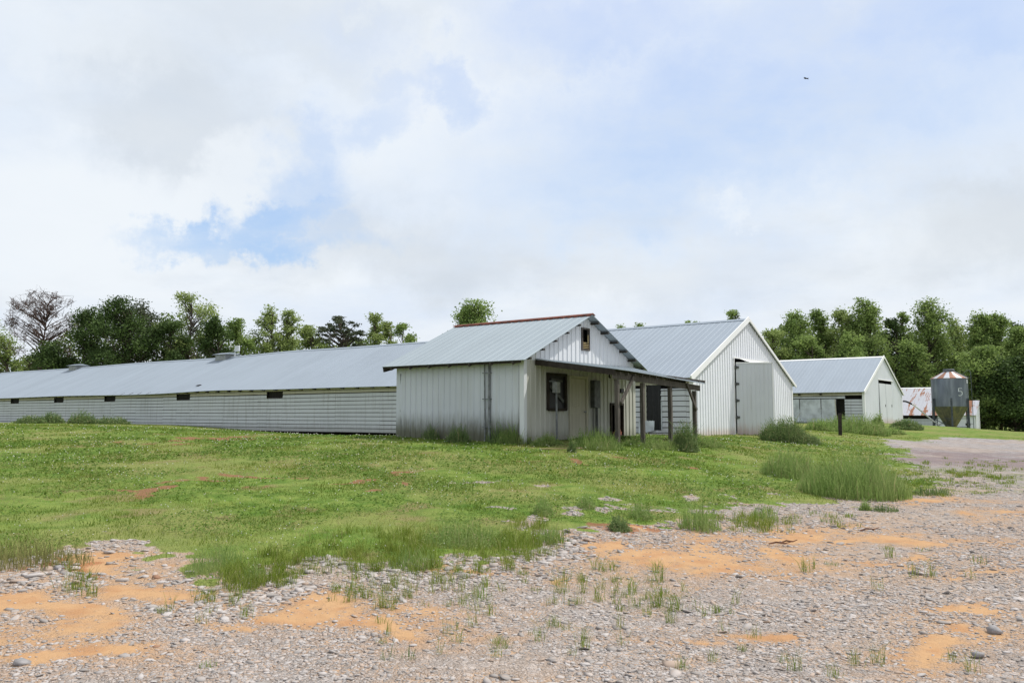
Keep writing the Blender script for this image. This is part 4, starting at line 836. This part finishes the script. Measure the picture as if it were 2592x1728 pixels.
# gable doorway: swung leaf on the left, closed leaf on the right
MB().box((4.2, -.05, 3.42), (8.6, -.03, 3.48)).box((4.24, -.05, -.2), (4.30, -.03, 3.42)).build('door_frame', M['trim'], ba)
v = MB(); v.poly([(4.9, -.06, 3.42), (8.5, -.06, 3.42), (8.5, -.14, 3.30), (6.0, -.14, 3.30)]).poly([(4.9, -.05, 3.42), (6.0, -.13, 3.29), (8.5, -.13, 3.29), (8.5, -.05, 3.42)]); v.build('loose_header_strip', M['trim'], ba)
MB().box((4.3, .6, -.1), (8.6, .63, 3.6)).build('interior_shade_sheet', M['void'], ba)
leaf = bpy.data.objects.new('door', None); 
def doorleaf(w0, h0, zb, spc=.19):
    v = MB(); ribwall(v, 0, w0, zb, h0, lambda s, z, o: (s, -.035-o, z), spc, .014, .04, phase=.09); v.box((0, -.034, zb), (w0, .0, h0)); return v
o = doorleaf(1.66, 3.20, -.10).build('door', M['barn_door'], ba); o.location = (4.36, -.08, 0); o.rotation_euler = (0, 0, -A2)
h0 = None
for z in (.7, 1.45, 2.2, 2.95):
    MB().box((-.06, -.075, z), (.12, -.05, z+.1)).box((-.03, -.095, z-.02), (.03, -.05, z+.12)).build('hinge', M['box_dark'], o)
MB().box((0, -.06, 3.18), (1.66, -.03, 3.23)).box((1.62, -.06, -.1), (1.68, -.03, 3.2)).build('edge_trim', M['trim'], o)
o = doorleaf(2.9, 3.36, -.1, .265).build('door', M['barn_door'], ba); o.location = (5.65, .02, 0); o['label'] = 'closed right door leaf'
# ridge ventilators and antenna mast
for u0, u1 in ((65.4, 67.1), (41.1, 42.8)):
    z = zr+sg((u0+u1)/2); v = MB(); v.box((5.45, u0+.2, z-.3), (6.55, u1-.2, z+.2)); vt = v.build('ridge_vent', M['box_grey'], ba)
    v = MB(); v.poly([(5.25, u0, z+.2), (5.25, u1, z+.2), (6, u1, z+.36), (6, u0, z+.36)]).poly([(6.75, u0, z+.2), (6, u0, z+.36), (6, u1, z+.36), (6.75, u1, z+.2)]).poly([(5.25, u0, z+.2), (6, u0, z+.36), (6.75, u0, z+.2)]).poly([(5.25, u1, z+.2), (6.75, u1, z+.2), (6, u1, z+.36)]).poly([(5.25, u0, z+.19), (6.75, u0, z+.19), (6.75, u1, z+.19), (5.25, u1, z+.19)])
    v.build('vent_cap', M['roof'], vt)
v = MB(); v.tube([(6.0, 40.85, zr-.1), (6.0, 40.85, zr+.78)], .035, 8); o = v.build('mast', M['white_plastic'], ba); MB().box((5.93, 40.3, zr+.35), (6.08, 40.8, zr+.78)).build('antenna_box', M['white_plastic'], o, bevel=.03)

opsB = [(.16, 1.38, 1.83, 2.14), (1.42, 2.05, .3, 1.9), (2.08, 8.5, 1.86, 1.93)]
bb, slb, zeb, zrb, _ = barn('white_barn', C0, 70., 'second white barn, smaller in view, with pale curtain panels and a double door', 'b', opsB, tails=False)
v = MB()
for (a, b) in ((2.1, 3.15), (3.19, 4.79), (4.83, 6.4), (6.44, 8.4)):
    k = 6
    for i in range(k):
        p, q = a+(b-a)*i/k, a+(b-a)*(i+1)/k; f = lambda t: .06+.012*math.sin(t*5.3); v.poly([(-f(p), p, .12), (-f(q), q, .12), (-f(q), q, 1.86), (-f(p), p, 1.86)])
    v.box((-.045, a, .1), (-.04, b, 1.87))
v.build('curtain_panel', M['tarp'], bb)
v = MB()
for y in (3.17, 4.81, 6.42): v.box((-.085, y-.02, 1.1), (-.07, y+.02, 1.95)); v.box((-.14, y-.08, 2.18), (-.04, y+.08, 2.30))
v.build('strap', M['darkwood'], bb)
MB().box((.4, .1, .1), (.42, 8.6, 2.4)).build('interior_shade_sheet', M['void'], bb); MB().beam((-.05, 2.12, 1.86), (-.12, 2.02, .2), .03, .06, (0, 1, 0)).build('leaning_board', M['cream'], bb)
MB().box((4.2, -.06, 3.42), (8.9, -.03, 3.50)).build('door_header', M['trim'], bb)
MB().box((4.3, .5, -.1), (8.6, .53, 3.6)).build('interior_shade_sheet', M['void'], bb)
for x, wl in ((4.40, 1.92), (6.36, 2.05)):
    o = doorleaf(wl, 3.16, -.22, 2.).build('door', M['barn_door'], bb); o.location = (x, -.04, 0); o.rotation_euler = (-.02, 0, 0)
    MB().box((wl*.85, -.07, 1.3), (wl*.85+.05, -.035, 1.5)).build('handle', M['box_dark'], o)
v = MB(); v.box((12.05, .2, .6), (12.40, 1.2, 1.35))
for k in range(7): v.box((12.05, .16, .64+k*.1), (12.42, .2, .69+k*.1))
v.build('fan_housing', M['box_grey'], bb)

# ------------------------------------------------------------------ 4. rusty barn at the right
bc = empty('rusty_roof_barn', D0, A2, label='low barn behind the feed bin with rust streaked white roof', cat='barn')
zt = lambda s: 1.62+.50*(.3+min(s, 12-s))-.04
mb = MB(); roofslope(mb, 3.6, 60, -.35, 1.62, 6, 4.80, .3, .02, .05); mb.build('roof', M['roof_rust'], bc)
mb = MB(); roofslope(mb, 3.6, 60, 12.35, 1.62, 6, 4.80, .3, .02, .05); mb.build('roof', M['roof_rust'], bc)
mb = MB(); ridgecap(mb, 3.5, 60.1, 6, 4.80, .2, .5); mb.build('ridge_cap', M['trim'], bc)
mb = MB(); siding(mb, 3.7, 60, -.3, 1.25, TS, .2); mb.box((.02, 3.7, -.3), (.05, 60, 1.0)); mb.build('side_wall', M['siding'], bc)
MB().box((.3, 3.8, -.3), (.33, 60, 1.7)).build('interior_shade_sheet', M['void'], bc)
mb = MB(); ribwall(mb, 0, 12, -.4, zt, lambda s, z, o: (s, 3.7-o, z)); ribwall(mb, 0, 12, -.4, zt, lambda s, z, o: (s, 60+o, z)); ribwall(mb, 3.7, 60, -.4, 1.6, lambda s, z, o: (12+o, s, z)); mb.build('gable_wall', M['barn_gable'], bc)
mb = MB(); roofslope(mb, -.12, 3.6, -.3, 1.62, 2.4, 3.22, .3, .02, .05); ll = mb.build('lean_to_roof', M['roof_rust'], bc)
mb = MB(); ribwall(mb, 0, 3.6, -.5, 1.66, TS, .26); ribwall(mb, 0, 2.35, -.5, lambda s: 1.74+.59*s, TG, .26, ops=[]); mb.box((2.33, .03, -.4), (2.38, 3.6, 3.1)); mb.build('lean_to_wall', M['barn_gable'], bc)
MB().box((-.03, -.06, -.5), (.12, -.03, 1.75)).build('corner_trim', M['trim'], bc); MB().box((2.2, -.06, -.5), (2.4, -.03, 3.05)).build('corner_trim', M['trim'], bc)
MB().box((-.05, .5, .55), (-.02, .95, .8)).build('wall_hatch', M['void'], bc)

# ------------------------------------------------------------------ feed bin and auger
fb = at(2408, 1083, 74.); zb = hz1(fb[0], fb[1]); fz0 = .43
bin_ = empty('feed_bin', (fb[0], fb[1], fz0), -R(28), label='tall corrugated grey grain bin on legs painted with the number 5', cat='feed bin')
def lathe(prof, n=48):
    v = MB(); k = len(prof)
    for (r, z) in prof:
        for j in range(n): t = 2*math.pi*j/n; v.v.append((r*math.cos(t), r*math.sin(t), z))
    for a in range(k-1):
        for j in range(n): v.f.append((a*n+j, a*n+(j+1) % n, (a+1)*n+(j+1) % n, (a+1)*n+j))
    return v
m = MT('corrugated_bin_steel', .42, .55); st = m.noise(1., m.scale((2.2, 2.2, .4)), 4)
c = m.mix(m.ramp(st, .35, .7), (.135, .155, .185), (.25, .275, .31)); m.col(c); M['bin'] = m.m
prof = []; nz = 56; RB = 1.47
for i in range(nz+1): z = 1.9+(4.41-1.9)*i/nz; prof.append((RB+(.016 if i % 2 else -.012), z))
lathe(prof, 64).build('bin_body', M['bin'], bin_, smooth=True)
m = MT('rusty_bin_roof', .55, .2); an = m.n('ShaderNodeMath', operation='ARCTAN2'); sx_ = m.sep(); m.l(sx_[1], an.inputs[0]); m.l(sx_[0], an.inputs[1])
wv = m.math('SINE', m.math('ADD', m.math('MULTIPLY', an.outputs[0], 9.), m.math('MULTIPLY', m.noise(1.6), 2.4)))
m.col(m.mix(m.ramp(wv, -.15, .15), (.46, .47, .50), m.mix(m.noise(5.), (.30, .15, .095), (.20, .095, .06)))); M['binroof'] = m.m
v = lathe([(RB+.05, 4.38), (RB+.06, 4.42), (.45, 5.02)], 24); v.build('bin_roof', M['binroof'], bin_)
lathe([(.46, 4.98), (.47, 5.2), (.43, 5.26), (.0, 5.29)], 24).build('bin_lid', M['lid'], bin_)
m = MT('stained_hopper_steel', .5, .35); m.col(m.mix(m.ramp(m.noise(1., m.scale((2.5, 2.5, .7))), .38, .62), (.14, .14, .115), (.27, .255, .16))); M['hopper'] = m.m
lathe([(RB-.01, 1.92), (RB-.03, 1.88), (.42, .10), (.40, .02), (0, .02)], 32).build('hopper', M['hopper'], bin_)
legs = [-90+a for a in (4, 64, 124, 184, 244, 304)]
lp = []
for a in legs:
    x, y = (RB+.07)*math.cos(R(a)), (RB+.07)*math.sin(R(a)); lp.append((x, y)); rx, ry = math.cos(R(a)), math.sin(R(a))
    v = MB(); v.beam((x, y, -.5), (x, y, 2.65), .035, .15, (ry, -rx, 0)); v.beam((x+rx*.05, y+ry*.05, -.5), (x+rx*.05, y+ry*.05, 2.65), .1, .03, (ry, -rx, 0)); v.build('leg', M['steel'], bin_)
v = MB()
for i in range(6):
    a, b = lp[i], lp[(i+1) % 6]
    v.tube([(*a, .86), (*b, .86)], .022, 6)
    if i % 2: v.tube([(*a, .05), (*b, .85)], .018, 6); v.tube([(*b, .05), (*a, .85)], .018, 6)
    else: v.tube([(*a, .1), (a[0]*.3, a[1]*.3, .12)], .03, 6)
v.build('brace', M['steel'], bin_)
v = MB(); lx, ly = 1.73, -.35
for q in (-.16, .16): v.tube([(lx+.02, ly+q, -.5), (lx-.02, ly+q, 4.9), (lx-.12, ly+q, 5.1), (lx-.3, ly+q, 5.1), (lx-.62, ly+q, 4.78)], .025, 6)
for k in range(19): v.tube([(lx, ly-.16, -.2+k*.28), (lx, ly+.16, -.2+k*.28)], .012, 5)
for z in (.4, 1.9, 3.4, 4.3): v.tube([(lx, ly, z), (RB*.97, ly*.85, z)], .015, 5)
v.build('ladder', M['steel'], bin_)
MB().beam((.46, -.35, 5.08), (RB+.1, -.35, 4.46), .1, .06).build('roof_ladder', M['lid'], bin_)
# the painted 5, wrapped on the corrugated wall
def stroke5():
    pts = [(.33, 1), (.02, 1), (.0, .58), (.12, .63), (.26, .60), (.34, .48), (.35, .28), (.27, .09), (.12, .02), (-.02, .08)]
    v = MB(); wd = .032
    for (a, b) in zip(pts[:-1], pts[1:]):
        n = 3
        for i in range(n):
            p = np.array(a)+(np.array(b)-np.array(a))*i/n; q = np.array(a)+(np.array(b)-np.array(a))*(i+1)/n; d = (q-p)/np.linalg.norm(q-p); nn = np.array([-d[1]*1.0, d[0]])*wd
            cs = [p-d*.006+nn, q+d*.006+nn, q+d*.006-nn, p-d*.006-nn]
            f = lambda c, r: ((r)*math.sin((c[0]*.98)/RB+R(27.5)), -(r)*math.cos((c[0]*.98)/RB+R(27.5)), 2.84+c[1]*.66)
            v.poly([f(c, RB+.028) for c in cs]); v.poly([f(c, RB+.02) for c in cs])
    return v
stroke5().build('number_marking', M['paint5'], bin_)
v = MB(); a0 = R(64)
for i in range(2):
    a, b = a0+.09*i, a0+.09*(i+1); f = lambda t, z: ((RB+.03)*math.sin(t), -(RB+.03)*math.cos(t), z); v.poly([f(a, 3.95), f(b, 3.95), f(b, 4.28), f(a, 4.28)])
v.build('white_rectangle', M['white_plastic'], bin_)  # small white rectangle wrapped on the bin wall
p0, p1, p2, p3, p4 = at(2286, 1015, 73), at(2298, 1017.5, 73), at(2314, 1025, 73.2), at(2345, 1051, 73.6), at(2384, 1082, 74)
o = MB().tube([tuple(p-p4) for p in (p1, p2, p3, p4)], .065, 8).build('auger_pipe', M['pipe']); o.location = tuple(p4); tag(o, 'silver auger pipe sloping from the second barn down to the grain bin', 'pipe')
MB().tube([tuple(p-p4) for p in (p0, (p0+p1)/2+np.array([0, 0, .03]), p1, p1+(p2-p1)*.6)], .075, 8).build('rubber_elbow', M['dark'], o)

# fence post
fp = ground(2127, 1102); zg = hz1(fp[0], fp[1]); ph_ = 51*math.hypot(*fp)/F_PX/1.2
v = MB(); v.beam((0, 0, -.3), (.01, 0, 1.2), .16, .16, (0, 1, 0)); v.box((-.09, -.09, 1.0), (.09, .09, 1.04)); o = v.build('fence_post', M['darkwood'], bevel=.012); o.location = (fp[0], fp[1], zg); o.scale = (ph_, ph_, ph_)
tag(o, 'short black wooden post standing alone in weeds before the second barn', 'fence post')
# scraps on the ground by the shed
for px, py, ln, mt, lab in ((1660, 1133, .8, 'white_plastic', 'thin white pipe lying in weeds below the porch posts'), (1420, 1140, 1.1, 'ochre', 'pale weathered board lying in weeds before the shed door')):
    p = ground(px, py); o = MB().beam((-ln/2, 0, 0), (ln/2, .1, .02), .08, .03).build('plank' if mt == 'ochre' else 'pipe', M[mt]); o.location = (p[0], p[1], hz1(*p)+.04); tag(o, lab, 'board' if mt == 'ochre' else 'pipe')

# ------------------------------------------------------------------ birds
def bird(loc, s, fly, label, rz=0):
    v = MB(); v.tube([(-.11*s, 0, .0), (-.07*s, 0, .01*s), (0, 0, .02*s), (.06*s, 0, .035*s), (.09*s, 0, .045*s), (.115*s, 0, .045*s), (.14*s, 0, .04*s)], [.006*s, .024*s, .035*s, .028*s, .02*s, .014*s, .002*s], 10)
    v.poly([(-.09*s, .008*s, .004*s), (-.09*s, -.008*s, .004*s), (-.19*s, -.025*s, 0), (-.16*s, 0, 0), (-.19*s, .025*s, 0)]); v.poly([(-.09*s, .008*s, -.004*s), (-.19*s, .025*s, -.004*s), (-.16*s, 0, -.004*s), (-.19*s, -.025*s, -.004*s), (-.09*s, -.008*s, -.004*s)])
    o = v.build('bird', M['bird'], smooth=True); o.location = loc; o.rotation_euler = (0, 0, rz); tag(o, label, 'bird')
    for q in (-1, 1):
        w_ = MB()
        if fly: A = [(.04, .02, .03), (.05, .10, .06), (.0, .24, .03), (-.05, .2, .03), (-.045, .09, .045), (-.04, .02, .02)]
        else: A = [(.05, .028, .045), (.0, .045, .035), (-.14, .012, .012), (-.1, .03, .0), (0, .045, .01)]
        P = [(a*s, q*b*s, c*s) for a, b, c in A]; w_.poly(P); w_.poly([(a, b, c-.006*s) for a, b, c in P][::-1]); w_.build('wing', M['bird'], o)
p = at(2040, 200, 30.); bird(tuple(p), .65, True, 'small dark bird flying high in the sky at right', 2.2)
# perched bird on the barn roof, near the eave
u = 36.9; bp = B0+u*d1+.55*d2+np.array([0, 0, ze+sl*.9+.05]); bird(tuple(bp), 1.5, False, 'small dark bird perched low on the long barn roof', .3)

# ------------------------------------------------------------------ trees
barkm = simple('tree_bark', (.085, .068, .055), .95, 0, .4, 3.); bark_dead = simple('dead_tree_bark', (.09, .06, .052), .95, 0, .4, 3.)
LM = {'light': leafmat('light_tree_leaves', (.16, .22, .065), (.38, .46, .16), .45, (.38, .42, .16)), 'mid': leafmat('mid_tree_leaves', (.115, .18, .05), (.30, .40, .12), .45, (.33, .38, .12)),
      'dark': leafmat('dark_tree_leaves', (.034, .062, .02), (.095, .15, .042), .3, (.13, .18, .05)), 'pine': leafmat('dark_pine_needles', (.045, .06, .034), (.12, .14, .08), .2, (.08, .085, .04)),
      'dead': leafmat('brown_dead_needles', (.075, .042, .034), (.14, .085, .068), .1, (.2, .13, .1)), 'wood': leafmat('woodland_leaves', (.065, .105, .03), (.20, .27, .075), .35, (.2, .25, .08))}
PROF = {'upright': lambda t: np.clip(t/.2, 0, 1)**.6*np.clip(1.02-t, 0, 1)**.75*1.3, 'round': lambda t: np.sqrt(np.clip(1-(2*t-1)**2*.95, 0, 1)), 'umbrella': lambda t: np.where(t > .5, 1-(t-.5)*.9, .25+t),
        'broad': lambda t: np.clip(t/.3, 0, 1)**.5*np.sqrt(np.clip(1-t**2.2, 0, 1))}
def tree(kind, lm, H, Wd, base, seed, dens=1., low=.15, nc=70, lpc=80, ls=.24):
    if kind == 'dead_tree': ls = .16
    r = np.random.default_rng(seed); name = kind
    prof = PROF[{'poplar': 'upright', 'oak': 'broad', 'maple': 'round', 'umbrella_pine': 'umbrella', 'dead_tree': 'umbrella', 'pine': 'upright', 'loose_tree': 'round'}[kind]]
    root = None; nc = int(nc*1.25)
    ph = r.uniform(0, 6.28, 4); trunk = lambda z: np.array([.025*H*math.sin(ph[0]+2.2*z/H)-.025*H*math.sin(ph[0]), .02*H*math.sin(ph[1]+2.6*z/H)-.02*H*math.sin(ph[1]), z])
    v = MB(); zs = np.linspace(0, H*.9, 9); v.tube([trunk(z)-np.array([0, 0, .5 if z == 0 else 0]) for z in zs], [max(.04, H*.014*(1-z/H*.93)) for z in zs], 8)
    C = []; lobes = []
    if kind in ('poplar', 'maple', 'oak', 'loose_tree', 'pine'):
        nl = {'poplar': 15, 'maple': 8, 'oak': 11, 'loose_tree': 8, 'pine': 8}[kind]
        for k in range(nl):
            t = ((k+.5)/nl)**.85; e = float(prof(np.array(min(t, .93))))*Wd/2; a = k*2.4+r.normal(0, .5); rl = Wd*r.uniform(.17, .27)*(1. if t < .75 else .72)*(.66 if kind == 'poplar' else 1.)
            lobes.append((e*.62*r.uniform(.5, 1.1)*math.cos(a), e*.62*r.uniform(.5, 1.1)*math.sin(a), (low+(1-low)*t)*H, rl, rl*(2.2 if kind == 'poplar' else 1.5 if kind == 'pine' else 1.05)))
        tz = max(l[2]+l[4] for l in lobes); lobes = [(a, b, low*H+(c-low*H)*(H*1.01-low*H)/(tz-low*H), d, e) for a, b, c, d, e in lobes]
    for i in range(nc):
        t = (i+r.random())/nc; t = t if kind not in ('umbrella_pine', 'dead_tree') else .25+.75*t**.75
        lump = 1+.28*math.sin(3*t*6.28/2+ph[2])
        a = i*2.399+r.normal(0, .35); q = r.uniform(.35, 1.0)**.6; rr = Wd/2*float(prof(np.array(t)))*q*lump*(.8+.25*math.sin(2*a+ph[3]))
        z = (low+(1-low)*t)*H - .35
        if kind in ('umbrella_pine', 'dead_tree'):
            q = r.random()**.55; a = r.uniform(0, 6.28); rr = Wd/2*q; lay = r.random()**1.4*(.42 if kind == 'dead_tree' else .22); z = H*(1-.16*q*q-lay*(.45+.75*q))-.2
            if kind == 'umbrella_pine' and r.random() < .12: rr = Wd*.42; z = H*r.uniform(.5, .62)
        c0 = trunk(min(z, H*.88)); c = np.array([c0[0]*.6+rr*math.cos(a), c0[1]*.6+rr*math.sin(a), z])
        if lobes:
            lb = lobes[i % len(lobes)]; dv = r.normal(0, 1, 3); dv /= np.linalg.norm(dv); dv[2] = abs(dv[2])*.8 if r.random() < .7 else dv[2]; q = r.uniform(.45, 1)
            c = np.array([lb[0]+dv[0]*lb[3]*q, lb[1]+dv[1]*lb[3]*q, min(lb[2]+dv[2]*lb[4]*q, H*.99)]); rr = math.hypot(c[0], c[1]); z = c[2]
        C.append(c)
        z0 = max(z-(rr*.5+H*.02), H*.4) if kind in ('umbrella_pine', 'dead_tree') else max(z-(rr*.75+H*.05), H*.08); p0 = trunk(z0); mid = p0+(c-p0)*.5+np.array([0, 0, -.06*rr if kind != 'dead_tree' else .02*rr])
        th_ = H*.0042 if kind != 'umbrella_pine' else H*.006
        v.tube([p0, mid, c], [th_*(1.2-t*.4), th_*.7, th_*.25], 5, False)
    C = np.array(C)
    if kind == 'dead_tree':
        for c in C:
            for _ in range(14):
                e = c+r.normal(0, Wd*.055, 3)*np.array([1, 1, .8])+np.array([0, 0, Wd*.03]); s0 = c+r.normal(0, .25, 3); mdp = (s0+e)/2+r.normal(0, .12, 3); v.tube([s0, mdp, e], [.028, .02, .01], 3, False)
    n = int(nc*lpc*dens); k = r.integers(0, nc, n); cr = Wd*.075*(.75+.6*r.random(nc)) if kind != 'oak' else Wd*.085*(.75+.6*r.random(nc)); cr = np.clip(cr, .45, 1.0) if lobes else np.clip(cr*.8, .35, .9)
    P = C[k]+r.normal(0, 1, (n, 3))*cr[k][:, None]*np.array([.62, .62, .5 if kind != 'umbrella_pine' else .28])
    tone = np.clip(r.random(nc)[k]*.55+r.random(n)*.45, 0, 1)
    u = r.normal(0, 1, (n, 3)); u[:, 2] *= .55; u /= np.linalg.norm(u, axis=1)[:, None]; w2 = np.cross(u, r.normal(0, 1, (n, 3))); w2 /= np.linalg.norm(w2, axis=1)[:, None]; s = ls*r.uniform(.55, 1.25, n)[:, None]
    Q = np.stack([P-u*s*.6, P-w2*s*.38, P+u*s*.6, P+w2*s*.38], 1).reshape(-1, 3); Q[:, 2] = np.where(Q[:, 2] > H*1.02, H*1.02-(Q[:, 2]-H*1.02), Q[:, 2])
    root = empty(kind, tuple(base), 0)
    v.build('trunk', bark_dead if kind == 'dead_tree' else barkm, root, smooth=True)
    mesh_np('crown', Q, np.arange(4*n).reshape(-1, 4), LM[lm], root, attrs={'tone': np.repeat(tone, 4)})
    return root
TREES = [  # kind, leaf, px centre, top py, width px, depth, low, clumps, leaves, label, density
 ('dead_tree', 'dead', 108, 733, 190, 108, .42, 74, 20, 'bare reddish brown dead tree with a flat spreading crown at far left'),
 ('loose_tree', 'light', 22, 838, 90, 112, .2, 60, 60, 'pale half bare tree at the left edge below the dead tree'),
 ('oak', 'dark', 130, 868, 130, 104, .1, 80, 110, 'low dark tree covering the foot of the dead tree trunk'),
 ('oak', 'dark', 228, 780, 110, 106, .12, 90, 120, 'dark dense tree just right of the dead tree'),
 ('oak', 'dark', 318, 758, 150, 104, .1, 120, 130, 'tallest dark dense tree at left with a broad rounded crown'),
 ('pine', 'pine', 362, 752, 90, 112, .3, 60, 70, 'dark thin pine top poking out behind the tallest dark tree'),
 ('oak', 'dark', 425, 812, 100, 106, .12, 80, 110, 'dark dense tree between the tallest dark tree and the pale airy tree'),
 ('loose_tree', 'light', 486, 748, 104, 110, .35, 70, 75, 'tall pale airy tree with three leafy tops at left'),
 ('oak', 'dark', 545, 806, 90, 105, .12, 80, 100, 'dark tree directly above the ridge vent with the mast'),
 ('maple', 'mid', 612, 812, 80, 108, .12, 80, 90, 'mid green tree right of the roof mast'),
 ('poplar', 'light', 682, 773, 62, 110, .15, 80, 80, 'left one of two tall slender pale trees'),
 ('poplar', 'light', 733, 780, 60, 111, .15, 80, 70, 'right one of two tall slender pale trees'),
 ('maple', 'light', 792, 828, 90, 104, .1, 80, 100, 'round bright green tree left of the flat topped pine'),
 ('umbrella_pine', 'pine', 862, 797, 118, 106, .35, 60, 110, 'dark flat topped pine with forked trunk above the long barn roof'),
 ('maple', 'light', 943, 798, 66, 110, .15, 70, 80, 'pale green tree just right of the flat topped pine'),
 ('maple', 'light', 985, 818, 50, 112, .15, 60, 70, 'smaller pale tree between two fuller ones above the barn roof'),
 ('maple', 'mid', 1024, 823, 62, 109, .12, 60, 90, 'tapering green tree nearest the left end of the shed ridge'),
 ('oak', 'mid', 1200, 764, 112, 100, .2, 120, 130, 'single round leafy tree rising behind the shed roof'),
 ('poplar', 'mid', 1576, 821, 32, 118, .2, 40, 60, 'small treetop just left of centre above the long barn ridge'),
 ('poplar', 'mid', 1623, 818, 26, 118, .2, 40, 60, 'small treetop, second from the left above the long barn ridge'),
 ('poplar', 'mid', 1741, 815, 20, 120, .2, 40, 50, 'tiny treetop, left of a close pair over the long barn ridge'),
 ('poplar', 'mid', 1762, 813, 18, 120, .2, 40, 50, 'tiny treetop, right of a close pair over the long barn ridge'),
 ('maple', 'mid', 1862, 789, 46, 116, .2, 50, 90, 'leafy treetop beside the peak of the big white gable'),
 ('maple', 'light', 1952, 832, 78, 108, .08, 80, 90, 'lowest bright tree at the left end of the right-hand wood'),
 ('poplar', 'mid', 2012, 781, 80, 110, .1, 100, 100, 'first tall tree from the left in the right-hand wood'),
 ('poplar', 'mid', 2070, 784, 56, 112, .1, 90, 90, 'slender pointed tree second in the right-hand wood'),
 ('poplar', 'light', 2128, 778, 74, 110, .1, 100, 100, 'pale tree left of the tallest one above the second barn'),
 ('poplar', 'mid', 2192, 755, 88, 108, .1, 120, 110, 'tallest tree with a broad top above the second barn'),
 ('maple', 'dark', 2262, 808, 70, 112, .1, 80, 100, 'dark tree in the dip right of the tallest one'),
 ('poplar', 'mid', 2284, 791, 36, 114, .2, 60, 60, 'narrow spike topped tree in the dip above the rusty barn'),
 ('poplar', 'mid', 2356, 756, 96, 108, .08, 120, 110, 'tall pointed tree directly left of the grain bin'),
 ('poplar', 'light', 2416, 802, 50, 116, .2, 70, 70, 'pale pointed tree just above the grain bin'),
 ('poplar', 'mid', 2478, 786, 66, 108, .08, 100, 100, 'tall tree with forked top right of the grain bin'),
 ('poplar', 'mid', 2518, 787, 66, 109, .08, 100, 100, 'tall tree close behind the fork topped one at right'),
 ('maple', 'mid', 2560, 832, 100, 102, .06, 110, 120, 'full leafy tree near the right edge of the wood'),
 ('pine', 'dark', 2575, 818, 50, 116, .2, 60, 60, 'dark thin top peeping over the full tree at the right edge'),
 ('oak', 'mid', 2470, 880, 120, 98, .04, 110, 130, 'lower bushy tree to the right of the grain bin'),
 ('oak', 'dark', 2560, 905, 150, 96, .02, 130, 150, 'dark low tree at the right edge touching the grass'),
 ('oak', 'mid', 2680, 840, 200, 100, .04, 130, 150, 'large tree cut off by the right edge of the picture'),
 ('poplar', 'mid', 2310, 850, 80, 104, .06, 90, 100, 'lower tree behind the right side of the rusty barn ridge'),
 ('poplar', 'mid', 2160, 838, 90, 103, .06, 90, 100, 'lower tree right behind the second barn ridge'),
 ('maple', 'mid', 2050, 850, 90, 104, .06, 90, 100, 'lower tree behind the left part of the second barn roof'),
 ('loose_tree', 'mid', -70, 800, 140, 112, .2, 80, 80, 'airy tree cut off by the left edge of the picture')]
for q, (kd, lm, px, py, wp, Y, low, nc, lpc, lab) in enumerate(TREES):
    top = at(px, py, Y); zg = hz1(top[0], top[1]); H = top[2]-zg; Wd = wp*Y/F_PX*(2.1 if kd in ('poplar', 'pine') else 1.6 if kd == 'oak' else 1.65 if kd in ('maple', 'loose_tree') else 1.0)
    t = tree(kd, lm, H, Wd, (top[0], top[1], zg), 100+q, 1., low, nc, lpc, .25 if kd != 'umbrella_pine' else .2); tag(t, lab, 'tree', 'trees of the wood at right' if px > 1900 else 'trees behind the long barn')
# far wood that reads as one mass behind and below the single trees
def wood_mass(name, px0, px1, top0, Y0, Y1, n, seed, label):
    r = np.random.default_rng(seed); px = r.uniform(px0, px1, n); Y = r.uniform(Y0, Y1, n); X = (px-CX)/2100*Y
    topz = CAMZ+(YH-np.interp(px, *top0))/F_PX*Y*(.78+.44*fbm(X, Y*0+seed, .22, seed, 3)); zb_ = height(X, Y); z = zb_+(topz-zb_)*r.random(n)**.85
    cl_ = fbm(X, z+Y*.5, .45, seed+3, 3); keep = cl_ > .36; X, Y, z, cl_ = X[keep], Y[keep], z[keep], cl_[keep]; n = len(X)
    u = r.normal(0, 1, (n, 3)); u /= np.linalg.norm(u, axis=1)[:, None]; w2 = np.cross(u, r.normal(0, 1, (n, 3))); w2 /= np.linalg.norm(w2, axis=1)[:, None]; s = r.uniform(.16, .36, n)[:, None]
    P = np.c_[X, Y, z]; Q = np.stack([P-u*s*.7, P-w2*s*.5, P+u*s*.7, P+w2*s*.5], 1).reshape(-1, 3)
    tag(mesh_np(name, Q, np.arange(4*n).reshape(-1, 4), LM['wood'], attrs={'tone': np.repeat(np.clip((cl_-.3)*2.2+r.normal(0, .15, n), 0, 1), 4)}), label, 'wood', kind='stuff')
wood_mass('woodland', 1930, 3300, ((1930, 1980, 2100, 2250, 2400, 2592, 3300), (880, 850, 822, 850, 835, 835, 830)), 112, 128, 130000, 5, 'dark mass of woodland behind the single trees at right')
wood_mass('woodland', -700, 1060, ((-700, 0, 60, 150, 200, 440, 500, 600, 640, 760, 830, 870, 950, 1000, 1060), (850, 905, 900, 850, 815, 815, 850, 840, 850, 850, 880, 865, 860, 870, 880)), 113, 124, 100000, 6, 'dark mass of woodland behind the long barn')
